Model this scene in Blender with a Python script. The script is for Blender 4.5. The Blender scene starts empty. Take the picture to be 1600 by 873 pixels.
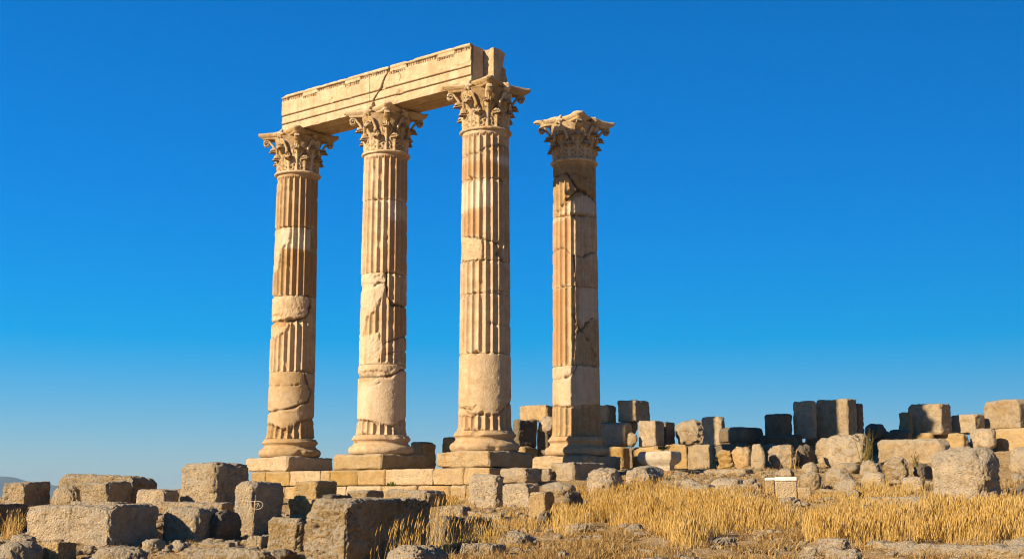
import bpy, math, random
import numpy as np
from mathutils import Vector, Matrix

rnd = random.Random(7)
S = bpy.context.scene
COL = S.collection
rad = math.radians

# ------------------------------------------------------------------ camera
F, PITCH, U0, V0 = 2013.0, rad(9.6287), 800.0, 436.5
cp, sp = math.cos(PITCH), math.sin(PITCH)
cam = bpy.data.cameras.new('camera')
cam.sensor_width = 36.0
cam.lens = F / 1600.0 * 36.0
cam.clip_start = 0.1
cam.clip_end = 60000
camo = bpy.data.objects.new('camera', cam)
camo.rotation_euler = (math.pi / 2 + PITCH, 0, 0)
COL.objects.link(camo)
S.camera = camo


def at(u, v, Y):
    """point seen at photo position u,v that stands Y metres away"""
    x = (u - U0) / F
    y = (V0 - v) / F
    k = Y / (cp - y * sp)
    return Vector((x * k, Y, (sp + y * cp) * k))


def proj(X, Y, Z):
    d = Y * cp + Z * sp
    return U0 + F * X / d, V0 - F * (Z * cp - Y * sp) / d


# ------------------------------------------------------------------ numpy noise
def _h(ix, iy, iz, seed):
    h = (ix.astype(np.uint32) * np.uint32(374761393) + iy.astype(np.uint32) * np.uint32(668265263)
         + iz.astype(np.uint32) * np.uint32(2147483647 - 58) + np.uint32((seed * 144665 + 911) & 0xffffffff))
    h = (h ^ (h >> np.uint32(13))) * np.uint32(1274126177)
    h = (h ^ (h >> np.uint32(16))) * np.uint32(2246822519)
    return (h ^ (h >> np.uint32(13))).astype(np.float64) / 4294967295.0


def vn(P, seed=0):
    P = np.asarray(P, float) + 1000.0
    i = np.floor(P).astype(np.int64)
    f = P - i
    f = f * f * f * (f * (f * 6 - 15) + 10)
    r = 0
    for dx in (0, 1):
        wx = f[:, 0] if dx else 1 - f[:, 0]
        for dy in (0, 1):
            wy = f[:, 1] if dy else 1 - f[:, 1]
            for dz in (0, 1):
                wz = f[:, 2] if dz else 1 - f[:, 2]
                r = r + wx * wy * wz * _h(i[:, 0] + dx, i[:, 1] + dy, i[:, 2] + dz, seed)
    return r * 2 - 1


def fbm(P, seed=0, octv=3, gain=.5):
    r, a, s = 0, 1.0, 0.0
    for o in range(octv):
        r = r + a * vn(P * (2.03 ** o), seed + o * 17)
        s += a
        a *= gain
    return r / s


def worley(P, seed=0):
    P = np.asarray(P, float) + 1000.0
    i = np.floor(P).astype(np.int64)
    best = np.full(len(P), 9.0)
    for dx in (-1, 0, 1):
        for dy in (-1, 0, 1):
            for dz in (-1, 0, 1):
                a, b, c = i[:, 0] + dx, i[:, 1] + dy, i[:, 2] + dz
                qx = a + _h(a, b, c, seed) - P[:, 0]
                qy = b + _h(a, b, c, seed + 1) - P[:, 1]
                qz = c + _h(a, b, c, seed + 2) - P[:, 2]
                best = np.minimum(best, qx * qx + qy * qy + qz * qz)
    return np.sqrt(best)


def sst(a, b, x):
    t = np.clip((x - a) / (b - a), 0, 1)
    return t * t * (3 - 2 * t)


# ------------------------------------------------------------------ mesh helpers
def mesh_np(name, V, faces, smooth=True, attrs=None):
    """faces: list of int arrays, each (n,k)"""
    me = bpy.data.meshes.new(name)
    V = np.ascontiguousarray(V, dtype=np.float32)
    loops = np.concatenate([np.asarray(f).ravel() for f in faces]).astype(np.int32)
    tot = np.concatenate([np.full(len(f), np.asarray(f).shape[1], np.int32) for f in faces])
    start = np.concatenate([[0], np.cumsum(tot)[:-1]]).astype(np.int32)
    me.vertices.add(len(V))
    me.vertices.foreach_set('co', V.ravel())
    me.loops.add(len(loops))
    me.loops.foreach_set('vertex_index', loops)
    me.polygons.add(len(tot))
    me.polygons.foreach_set('loop_start', start)
    me.polygons.foreach_set('loop_total', tot)
    me.polygons.foreach_set('use_smooth', np.full(len(tot), bool(smooth)))
    for k, a in (attrs or {}).items():
        at_ = me.attributes.new(k, 'FLOAT', 'POINT')
        at_.data.foreach_set('value', np.ascontiguousarray(a, dtype=np.float32))
    me.update(calc_edges=True)
    me.validate()
    return me


def obj(name, me, mat=None, parent=None, loc=None, rotz=0):
    o = bpy.data.objects.new(name, me)
    COL.objects.link(o)
    if mat and me is not None and not me.materials:
        me.materials.append(mat)
    if parent:
        o.parent = parent
    if loc is not None:
        o.location = loc
    o.rotation_euler = (0, 0, rotz)
    return o


def tag(o, label, cat, group=None):
    o['label'] = label
    o['category'] = cat
    o['kind'] = 'thing'
    if group:
        o['group'] = group
    return o


def grid_faces(nu, nv, wrap_u=False):
    """vertex index = j*nu+i ; i along u"""
    iu = np.arange(nu if wrap_u else nu - 1)
    jv = np.arange(nv - 1)
    I, J = np.meshgrid(iu, jv)
    I, J = I.ravel(), J.ravel()
    I2 = (I + 1) % nu
    return np.stack([J * nu + I, J * nu + I2, (J + 1) * nu + I2, (J + 1) * nu + I], 1)


def box_lattice(h, n):
    """surface lattice of a box with half sizes h and n cells per axis, merged"""
    nx, ny, nz = n
    out = []
    quads = []
    off = 0
    for ax, side in ((0, 0), (0, 1), (1, 0), (1, 1), (2, 0), (2, 1)):
        a1, a2 = [(1, 2), (2, 0), (0, 1)][ax]
        na, nb = n[a1], n[a2]
        A, B = np.meshgrid(np.arange(na + 1), np.arange(nb + 1))
        P = np.zeros((A.size, 3), np.int64)
        P[:, a1] = A.ravel()
        P[:, a2] = B.ravel()
        P[:, ax] = side * n[ax]
        q = grid_faces(na + 1, nb + 1)
        if side == 0:
            q = q[:, ::-1]
        quads.append(q + off)
        out.append(P)
        off += len(P)
    P = np.concatenate(out)
    Q = np.concatenate(quads)
    key = (P[:, 0] * (ny + 1) + P[:, 1]) * (nz + 1) + P[:, 2]
    _, idx, inv = np.unique(key, return_index=True, return_inverse=True)
    P = P[idx].astype(float)
    Q = inv[Q]
    X = (P / np.array(n) * 2 - 1) * h
    return X, Q


def stone_geo(a, b, h, edge, seed, r=.05, chips=(), nchip=8, chipmax=.14, amp=1.0, pit=1.0, boulder=False,
              prof=None, crack=(), top=None):
    """weathered stone block: a along x (left face), b along y, h up; origin centre bottom. near corner (+x,-y)"""
    rr = random.Random(seed)
    hs = np.array([a, b, h]) / 2
    n = [int(max(6, min(110, round(2 * s / edge)))) for s in hs]
    P, Q = box_lattice(hs, n)
    if boulder:
        k = 2.8
        m = (np.abs(P / hs) ** k).sum(1) ** (1 / k)
        P = P / m[:, None]
        r = .2 * hs.min()
        D = P / hs ** 2
        D /= np.linalg.norm(D, axis=1)[:, None] + 1e-9
        planes = []
        for _ in range(18):
            v = Vector((rr.gauss(0, 1), rr.gauss(0, 1), rr.gauss(0, .8))).normalized()
            planes.append((np.array(v), rr.uniform(.0, .2)))
    else:
        r = min(r, .8 * hs.min())
        inner = np.clip(P, -(hs - r), hs - r)
        D = P - inner
        D /= np.linalg.norm(D, axis=1)[:, None] + 1e-9
        P = inner + D * r
        planes = []
        for _ in range(nchip):
            sg = [rr.choice((-1, 1)) * rr.uniform(.35, 1) for _ in range(3)]
            if rr.random() < .55:
                sg[rr.randrange(3)] *= .12
            sg[2] = abs(sg[2]) if rr.random() < .8 else sg[2]
            v = Vector(sg).normalized()
            planes.append((np.array(v), rr.uniform(.02, chipmax)))
    for nv, c in list(planes) + [(np.array(Vector(q[:3]).normalized()), q[3]) for q in chips]:
        sup = (np.abs(nv) * hs).sum() if not boulder else ((np.abs(nv * hs)) ** 1.45).sum() ** (1 / 1.45)
        d = sup * (1 - c)
        ex = P @ nv - d + .012 * fbm(P * 5, seed + 3, 2)
        P = P - np.where(ex > 0, ex, 0)[:, None] * nv
    if prof is not None:
        z = (P[:, 2] / hs[2] + 1) / 2
        sx = np.interp(z, *prof)
        mn = min(hs[0], hs[1])
        P[:, 0] = np.sign(P[:, 0]) * np.maximum(0, np.abs(P[:, 0]) - sx * mn * (np.abs(P[:, 0]) / hs[0]))
        P[:, 1] = np.sign(P[:, 1]) * np.maximum(0, np.abs(P[:, 1]) - sx * mn * (np.abs(P[:, 1]) / hs[1]))
    if top is not None:                      # sloping top: drop towards +x / +y
        z = (P[:, 2] / hs[2] + 1) / 2
        P[:, 2] -= np.clip(z, 0, 1) * (top[0] * (P[:, 0] / hs[0] + 1) / 2 + top[1] * (P[:, 1] / hs[1] + 1) / 2) * h
    size = float(np.median(2 * hs))
    edgef = 1 - np.max(np.abs(D), axis=1)
    warp = np.stack([vn(P * 6, seed + 61), vn(P * 6, seed + 62), vn(P * 6, seed + 63)], 1)
    Pw = P + .05 * warp
    d = amp * (.026 * size * fbm(P * (2.2 / size), seed, 2) + .022 * fbm(Pw * 6, seed + 5, 4, .6))
    d -= amp * .030 * sst(.25, .8, 1 - np.abs(fbm(Pw * np.array([4, 4, 6]), seed + 71, 3)) * 2.2) * sst(-.1, .5, vn(P * 1.7, seed + 72))
    d -= amp * edgef * np.clip(.04 + .24 * fbm(P * np.array([4.5, 4.5, 4.5]), seed + 9, 4, .6), -.015, .26) * min(1, size * 1.3)
    if seed % 3 != 0:
        d += amp * .014 * vn(np.stack([P[:, 0] * 1.1, P[:, 1] * 1.1, P[:, 2] * 15], 1) + .6 * warp, seed + 81) * sst(-.2, .4, vn(P * 1.4, seed + 82))
    cav = np.zeros(len(P))
    if pit > 0:
        w = worley(Pw * np.array([19, 19, 23]), seed + 21)
        soft = sst(-.35, .55, fbm(P * 2.6, seed + 31, 2))
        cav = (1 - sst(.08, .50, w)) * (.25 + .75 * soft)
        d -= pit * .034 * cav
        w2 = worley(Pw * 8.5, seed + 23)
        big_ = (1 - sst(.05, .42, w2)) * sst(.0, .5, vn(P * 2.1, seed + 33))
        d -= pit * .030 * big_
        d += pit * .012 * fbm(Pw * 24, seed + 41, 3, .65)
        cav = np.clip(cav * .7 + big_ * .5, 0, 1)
    P = P + D * d[:, None]
    for (x0, z0, x1, z1, w, dep) in crack:    # cracks seen on the left face, as fractions of a and h
        A = np.array([(x0 - .5) * a, z0 * h - h / 2])
        B = np.array([(x1 - .5) * a, z1 * h - h / 2])
        q = P[:, [0, 2]] + .02 * np.stack([vn(P * 8, seed + 51), vn(P * 8, seed + 52)], 1)
        t = np.clip(((q - A) @ (B - A)) / ((B - A) @ (B - A)), 0, 1)
        dist = np.linalg.norm(q - A - t[:, None] * (B - A), axis=1)
        P = P - D * (dep * np.clip(1 - dist / w, 0, 1))[:, None]
    P[:, 2] += h / 2
    return P, Q, cav


# ------------------------------------------------------------------ materials
def new_mat(name):
    m = bpy.data.materials.new(name)
    m.use_nodes = True
    nt = m.node_tree
    nt.nodes.clear()
    return m, nt


class NT:
    def __init__(s, nt):
        s.nt = nt

    def n(s, t, **kw):
        nd = s.nt.nodes.new(t)
        for k, v in kw.items():
            if k.startswith('i_'):
                key = k[2:]
                key = int(key) if key.isdigit() else key.replace('_', ' ')
                nd.inputs[key].default_value = v
            else:
                setattr(nd, k, v)
        return nd

    def l(s, a, b):
        s.nt.links.new(a, b)

    def noise(s, vec, scale, detail=4, rough=.55):
        nd = s.n('ShaderNodeTexNoise')
        nd.inputs['Scale'].default_value = scale
        nd.inputs['Detail'].default_value = detail
        nd.inputs['Roughness'].default_value = rough
        s.l(vec, nd.inputs['Vector'])
        return nd.outputs['Fac']

    def ramp(s, fac, pts):
        nd = s.n('ShaderNodeValToRGB')
        el = nd.color_ramp.elements
        while len(el) < len(pts):
            el.new(.5)
        for e, (p, c) in zip(el, pts):
            e.position = p
            e.color = c if len(c) == 4 else (*c, 1)
        s.l(fac, nd.inputs['Fac'])
        return nd.outputs['Color']

    def mix(s, fac, a, b, mode='MIX'):
        nd = s.n('ShaderNodeMix', data_type='RGBA', blend_type=mode)
        for sock, val in ((nd.inputs[0], fac), (nd.inputs[6], a), (nd.inputs[7], b)):
            if hasattr(val, 'is_linked'):
                s.l(val, sock)
            elif isinstance(val, (int, float)):
                sock.default_value = val
            else:
                sock.default_value = (*val, 1) if len(val) == 3 else val
        return nd.outputs[2]

    def math(s, op, a, b=None):
        nd = s.n('ShaderNodeMath', operation=op)
        for i, val in enumerate((a, b)):
            if val is None:
                continue
            if hasattr(val, 'is_linked'):
                s.l(val, nd.inputs[i])
            else:
                nd.inputs[i].default_value = val
        return nd.outputs[0]


def stone_mat(name, warm, pale, dark, grey, grey_amt=.5, bump=.02, pitscale=18, rough=.92, marble=False, warm2=None):
    m, nt = new_mat(name)
    k = NT(nt)
    tc = k.n('ShaderNodeTexCoord')
    oi = k.n('ShaderNodeObjectInfo')
    off = k.n('ShaderNodeVectorMath', operation='SCALE')
    comb = k.n('ShaderNodeCombineXYZ', i_X=13.1, i_Y=7.7, i_Z=3.3)
    k.l(comb.outputs[0], off.inputs[0])
    k.l(oi.outputs['Random'], off.inputs['Scale'])
    add = k.n('ShaderNodeVectorMath', operation='ADD')
    k.l(tc.outputs['Object'], add.inputs[0])
    k.l(off.outputs[0], add.inputs[1])
    P = add.outputs[0]
    big = k.noise(P, 1.3, 4, .6)
    mid = k.noise(P, 5.5, 5, .65)
    fine = k.noise(P, 38, 4, .7)
    grain = k.noise(P, 120, 2, .6)
    c = k.ramp(big, [(.30, warm), (.55, pale), (.78, warm2 or warm)])
    c = k.mix(k.ramp(mid, [(.40, (0, 0, 0)), (.70, (1, 1, 1))]), c, k.mix(.55, c, dark))
    c = k.mix(k.ramp(fine, [(.46, (0, 0, 0)), (.74, (.75, .75, .75))]), c, k.mix(.6, c, dark))
    c = k.mix(k.ramp(grain, [(.30, (.5, .5, .5)), (.55, (0, 0, 0))]), c, pale)
    # per object shift of tone
    hv = k.n('ShaderNodeHueSaturation')
    v = k.math('MULTIPLY_ADD', oi.outputs['Random'], .34)
    v.node.inputs[2].default_value = .83
    k.l(v, hv.inputs['Value'])
    sa = k.math('MULTIPLY_ADD', oi.outputs['Random'], -.25)
    sa.node.inputs[2].default_value = 1.1
    k.l(sa, hv.inputs['Saturation'])
    k.l(c, hv.inputs['Color'])
    c = hv.outputs['Color']
    if marble:
        a = k.n('ShaderNodeAttribute', attribute_name='tone')
        tn = k.math('ADD', a.outputs['Fac'], k.math('MULTIPLY', k.math('SUBTRACT', mid, .5), .25))
        c = k.mix(k.ramp(tn, [(.06, (1, 1, 1)), (.42, (0, 0, 0))]), c, (.43, .24, .10))
        c = k.mix(k.ramp(tn, [(.62, (0, 0, 0)), (.9, (1, 1, 1))]), c, (.68, .57, .43))
        dt = k.n('ShaderNodeAttribute', attribute_name='recess_dark')
        c = k.mix(dt.outputs['Fac'], c, (.075, .05, .028))  # near-black put into the colour of carved slots, grooves and cracks
        # rusty streaks running down the stone
        mp = k.n('ShaderNodeMapping')
        mp.inputs['Scale'].default_value = (6, 6, .55)
        k.l(P, mp.inputs['Vector'])
        st = k.noise(mp.outputs[0], 1.0, 5, .7)
        c = k.mix(k.ramp(st, [(.52, (0, 0, 0)), (.75, (.7, .7, .7))]), c, (.42, .21, .075))
    else:
        a = k.n('ShaderNodeAttribute', attribute_name='cav')
        g = k.n('ShaderNodeNewGeometry')
        sx = k.n('ShaderNodeSeparateXYZ')
        k.l(g.outputs['Normal'], sx.inputs[0])
        up = k.math('MULTIPLY_ADD', sx.outputs['Z'], .45)
        up.node.inputs[2].default_value = -.05
        lich = k.math('ADD', k.noise(P, 2.6, 6, .7), up)
        c = k.mix(k.math('MULTIPLY', k.ramp(lich, [(.42, (0, 0, 0)), (.66, (1, 1, 1))]), grey_amt), c, grey)
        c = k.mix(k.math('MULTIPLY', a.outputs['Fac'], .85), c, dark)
    b = k.n('ShaderNodeBsdfPrincipled')
    b.inputs['Roughness'].default_value = rough
    b.inputs['Specular IOR Level'].default_value = .25
    k.l(c, b.inputs['Base Color'])
    vo = k.n('ShaderNodeTexVoronoi')
    vo.inputs['Scale'].default_value = pitscale
    k.l(P, vo.inputs['Vector'])
    pits = k.ramp(vo.outputs['Distance'], [(.05, (0, 0, 0)), (.45, (1, 1, 1))])
    hgt = k.math('ADD', k.math('MULTIPLY', pits, .5 if not marble else .15),
                 k.math('ADD', k.math('MULTIPLY', fine, 1.1), k.math('MULTIPLY', grain, .45)))
    bp = k.n('ShaderNodeBump')
    bp.inputs['Strength'].default_value = 1.0
    bp.inputs['Distance'].default_value = bump
    k.l(hgt, bp.inputs['Height'])
    k.l(bp.outputs[0], b.inputs['Normal'])
    o = k.n('ShaderNodeOutputMaterial')
    k.l(b.outputs[0], o.inputs[0])
    return m


M = {}
M['marble'] = stone_mat('golden_marble', (.50, .335, .165), (.60, .455, .275), (.25, .14, .058), (.4, .38, .34), 0, .022, 24, .85, True, (.48, .30, .13))
M['carved'] = stone_mat('carved_stone', (.52, .35, .165), (.60, .455, .26), (.22, .125, .05), (.46, .41, .34), .5, .016, 26, .9)
M['platform'] = stone_mat('ashlar_stone', (.49, .325, .15), (.54, .41, .23), (.25, .145, .055), (.46, .39, .29), .45, .03, 22, .92)
M['block'] = stone_mat('weathered_limestone', (.53, .37, .175), (.57, .435, .26), (.12, .08, .042), (.42, .37, .295), .7, .05, 19, .95, warm2=(.50, .31, .10))
M['dark'] = stone_mat('dark_shaded_limestone', (.25, .17, .09), (.31, .235, .145), (.09, .065, .04), (.21, .185, .15), .8, .05, 18, .95)  # darker limestone copy: shade of shadowed stones is put into its colour
M['gold'] = stone_mat('golden_limestone', (.50, .30, .10), (.52, .36, .15), (.22, .125, .045), (.40, .34, .25), .4, .035, 20, .95)


def flat_mat(name, col, rough=.8, nscale=20, var=.3, bump=.004, metal=0):
    m, nt = new_mat(name)
    k = NT(nt)
    tc = k.n('ShaderNodeTexCoord')
    n1 = k.noise(tc.outputs['Object'], nscale, 4, .6)
    c = k.mix(k.ramp(n1, [(.35, (0, 0, 0)), (.7, (1, 1, 1))]), col, tuple(x * (1 - var) for x in col))
    b = k.n('ShaderNodeBsdfPrincipled')
    b.inputs['Roughness'].default_value = rough
    b.inputs['Metallic'].default_value = metal
    k.l(c, b.inputs['Base Color'])
    bp = k.n('ShaderNodeBump')
    bp.inputs['Distance'].default_value = bump
    k.l(n1, bp.inputs['Height'])
    k.l(bp.outputs[0], b.inputs['Normal'])
    o = k.n('ShaderNodeOutputMaterial')
    k.l(b.outputs[0], o.inputs[0])
    return m


M['pale'] = stone_mat('pale_carved_marble', (.60, .50, .36), (.68, .60, .47), (.30, .22, .13), (.5, .46, .40), .3, .03, 24, .9)
M['white'] = flat_mat('whitewashed_stone', (.76, .73, .66), .8, 14, .22)
M['wood'] = flat_mat('weathered_wood', (.45, .29, .14), .9, 30, .5)


def plant_mat(name, c0, c1, c2):
    m, nt = new_mat(name)
    k = NT(nt)
    a = k.n('ShaderNodeAttribute', attribute_name='rnd')
    c = k.ramp(a.outputs['Fac'], [(0, c0), (.5, c1), (1, c2)])
    d = k.n('ShaderNodeBsdfDiffuse')
    t = k.n('ShaderNodeBsdfTranslucent')
    k.l(c, d.inputs[0])
    k.l(c, t.inputs[0])
    mx = k.n('ShaderNodeMixShader', i_0=.35)
    k.l(d.outputs[0], mx.inputs[1])
    k.l(t.outputs[0], mx.inputs[2])
    o = k.n('ShaderNodeOutputMaterial')
    k.l(mx.outputs[0], o.inputs[0])
    return m


M['grass'] = plant_mat('dry_straw', (.46, .28, .075), (.68, .46, .14), (.84, .66, .31))
M['litter'] = plant_mat('brown_dry_litter', (.20, .115, .042), (.38, .24, .09), (.64, .45, .19))
M['weed'] = plant_mat('olive_weed', (.10, .085, .03), (.20, .16, .05), (.36, .27, .09))
M['green'] = plant_mat('green_leaf', (.05, .08, .015), (.11, .15, .03), (.25, .27, .07))


def ground_mat():
    m, nt = new_mat('dry_stony_soil')
    k = NT(nt)
    tc = k.n('ShaderNodeTexCoord')
    P = tc.outputs['Object']
    big = k.noise(P, .35, 5, .6)
    mid = k.noise(P, 2.2, 6, .65)
    fine = k.noise(P, 14, 6, .7)
    gr = k.noise(P, 60, 3, .7)
    c = k.ramp(mid, [(.30, (.34, .21, .09)), (.5, (.50, .34, .15)), (.7, (.58, .43, .22))])
    c = k.mix(k.ramp(fine, [(.42, (0, 0, 0)), (.62, (1, 1, 1))]), c, (.20, .12, .055))
    c = k.mix(k.ramp(gr, [(.52, (0, 0, 0)), (.62, (1, 1, 1))]), c, (.58, .46, .29))
    c = k.mix(k.ramp(big, [(.45, (0, 0, 0)), (.7, (.8, .8, .8))]), c, (.46, .35, .21))
    b = k.n('ShaderNodeBsdfPrincipled')
    b.inputs['Roughness'].default_value = .97
    b.inputs['Specular IOR Level'].default_value = .1
    k.l(c, b.inputs['Base Color'])
    hgt = k.math('ADD', k.math('MULTIPLY', fine, 1.0), k.math('MULTIPLY', gr, .5))
    bp = k.n('ShaderNodeBump')
    bp.inputs['Distance'].default_value = .06
    k.l(hgt, bp.inputs['Height'])
    k.l(bp.outputs[0], b.inputs['Normal'])
    o = k.n('ShaderNodeOutputMaterial')
    k.l(b.outputs[0], o.inputs[0])
    return m


M['ground'] = ground_mat()

# ------------------------------------------------------------------ temple geometry
ANG = rad(38.547)
ROW = Vector((math.cos(ANG), -math.sin(ANG), 0))      # from far left column to near right column
PER = Vector((math.sin(ANG), math.cos(ANG), 0))       # away from the viewer, to the right
C3P = Vector((-.633, 30.0, 0))
SP1, SP2 = 3.329, 3.641
ZP, ZB, ZS, ZA, ZT = .68, 1.05, 1.52, 8.649, 8.649 + 1.135
RL, RN = .612, .555
CENT = [C3P - 2 * SP1 * ROW, C3P - SP1 * ROW, C3P, C3P + SP2 * PER]


def seg_dist(U, Vv, pts):
    best = np.full(U.shape, 1e9)
    for (x0, y0), (x1, y1) in zip(pts[:-1], pts[1:]):
        dx, dy = x1 - x0, y1 - y0
        t = np.clip(((U - x0) * dx + (Vv - y0) * dy) / (dx * dx + dy * dy + 1e-9), 0, 1)
        best = np.minimum(best, np.hypot(U - x0 - t * dx, Vv - y0 - t * dy))
    return best


def in_poly(U, Vv, pts):
    ins = np.zeros(U.shape, bool)
    n = len(pts)
    for i in range(n):
        x0, y0 = pts[i]
        x1, y1 = pts[(i + 1) % n]
        if y0 == y1:
            continue
        c = ((y0 > Vv) != (y1 > Vv)) & (U < (x1 - x0) * (Vv - y0) / (y1 - y0) + x0)
        ins ^= c
    return ins


# wear of every column, drawn over its front: u,v as read off the photograph
WEAR = [
    dict(joints=[360, 466, 583],
         smooth=[[(400, 583), (520, 583), (520, 655), (490, 650), (470, 660), (445, 672), (425, 664), (400, 662)],
                 [(400, 362), (455, 362), (452, 385), (440, 392), (434, 420), (420, 440), (400, 445)],
                 [(400, 466), (484, 466), (486, 490), (476, 500), (458, 502), (448, 520), (430, 530), (400, 535)]],
         cracks=[([(484, 466), (487, 482), (478, 499), (456, 505), (425, 506)], 2.6, .075),
                 ([(476, 583), (480, 600), (487, 612), (482, 628), (455, 640), (418, 645)], 2.2, .06),
                 ([(490, 655), (470, 660), (450, 677), (430, 668), (416, 664)], 1.8, .03),
                 ([(420, 604), (440, 606), (470, 603)], 1.0, .012)],
         bites=[(455, 505, 30, 4, .05), (432, 498, 9, 5, .04), (485, 606, 4, 5, .04)],
         pale=[[(440, 362), (486, 362), (487, 396), (440, 393)]],
         brown=[[(420, 505), (452, 503), (452, 512), (424, 516)], [(455, 398), (500, 398), (500, 462), (455, 462)], [(468, 285), (500, 285), (500, 355), (468, 355)]]),
    dict(joints=[318, 431, 572],
         smooth=[[(540, 572), (660, 566), (660, 650), (640, 655), (615, 668), (590, 664), (575, 658), (540, 656)],
                 [(540, 431), (600, 431), (604, 452), (598, 470), (584, 490), (572, 500), (562, 540), (540, 545)],
                 [(540, 530), (590, 524), (600, 548), (590, 572), (540, 572)]],
         cracks=[([(604, 431), (603, 448), (606, 468), (614, 480), (640, 480)], 2.4, .08),
                 ([(604, 447), (592, 446), (584, 452)], 1.8, .05),
                 ([(600, 540), (612, 536), (640, 524)], 1.8, .04),
                 ([(604, 556), (640, 548)], 1.4, .03),
                 ([(560, 590), (590, 592), (612, 590), (628, 580), (642, 576)], 2.6, .06),
                 ([(600, 380), (640, 363)], .9, .012),
                 ([(640, 652), (612, 668), (590, 662), (556, 657)], 1.6, .03),
                 ([(580, 606), (597, 600)], 1.0, .015)],
         bites=[(570, 452, 24, 7, .03), (580, 586, 26, 5, .045), (594, 442, 10, 8, .03)],
         pale=[[(604, 319), (620, 319), (622, 352), (604, 345)]],
         brown=[[(604, 352), (645, 345), (645, 430), (604, 430)], [(560, 592), (580, 592), (580, 600), (560, 600)], [(612, 480), (640, 480), (640, 525), (612, 535)], [(600, 245), (640, 245), (640, 315), (600, 315)]]),
    dict(joints=[286, 412, 463, 555],
         smooth=[[(700, 555), (820, 555), (820, 622), (800, 632), (775, 650), (752, 646), (735, 652), (700, 648)],
                 [(700, 374), (740, 376), (754, 380), (754, 412), (700, 412)],
                 [(700, 330), (724, 336), (720, 345), (700, 350)]],
         cracks=[([(722, 248), (745, 246), (765, 236), (792, 232)], 1.6, .03),
                 ([(725, 374), (754, 380), (780, 386), (783, 392), (778, 402), (790, 412)], 2.2, .05),
                 ([(800, 628), (780, 648), (765, 652), (735, 648), (718, 638)], 2.0, .035),
                 ([(720, 640), (738, 643), (744, 636)], 1.4, .03),
                 ([(720, 468), (742, 462), (795, 458)], 1.4, .02),
                 ([(765, 508), (780, 512), (800, 508)], 1.2, .02)],
         bites=[(785, 400, 5, 9, .04), (730, 640, 10, 4, .03), (733, 394, 22, 16, .012)],
         pale=[[(715, 288), (770, 288), (770, 332), (725, 332), (715, 340)], [(754, 256), (795, 246), (795, 262), (768, 268)]],
         brown=[[(766, 235), (800, 232), (800, 248), (766, 246)], [(722, 262), (765, 256), (800, 268), (800, 284), (722, 284)], [(724, 334), (754, 334), (754, 375), (724, 370)]]),
    dict(joints=[343, 452, 574],
         smooth=[[(850, 574), (950, 574), (950, 634), (900, 640), (850, 632)]],
         cracks=[([(865, 279), (884, 277), (904, 303), (914, 306), (929, 314)], 2.4, .06),
                 ([(904, 304), (884, 318), (868, 334)], 2.0, .05),
                 ([(892, 276), (910, 282), (929, 292)], 1.3, .03),
                 ([(864, 394), (880, 393), (894, 404), (912, 408), (925, 400), (938, 394)], 1.8, .04),
                 ([(896, 404), (900, 440), (902, 452)], 2.6, .06),
                 ([(896, 452), (898, 500), (896, 560)], 1.6, .035),
                 ([(895, 497), (904, 514), (910, 519), (928, 500)], 2.2, .06),
                 ([(898, 527), (910, 520), (922, 536), (934, 556)], 2.0, .05),
                 ([(902, 574), (896, 586), (882, 594)], 1.8, .045),
                 ([(865, 636), (885, 638), (938, 634)], 1.3, .025),
                 ([(880, 594), (864, 594)], 1.2, .02)],
         bites=[(908, 430, 5, 22, .03), (905, 516, 8, 5, .04)],
         pale=[[(905, 455), (936, 452), (934, 500), (912, 515), (905, 500)], [(880, 325), (914, 310), (932, 320), (932, 340), (872, 340)]],
         brown=[[(862, 350), (890, 348), (894, 450), (862, 450)], [(862, 455), (884, 455), (884, 570), (862, 570)]]),
]

LABELS_COL = [
    'leftmost fluted column, golden stone with a bite out of its middle drum',
    'second fluted column from the left, with a long crack in its middle drum',
    'third fluted column, carrying the right end of the architrave, with a whitish upper patch',
    'rightmost fluted column standing alone with nothing on its capital, mostly in shade',
]
NFL = 22


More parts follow.
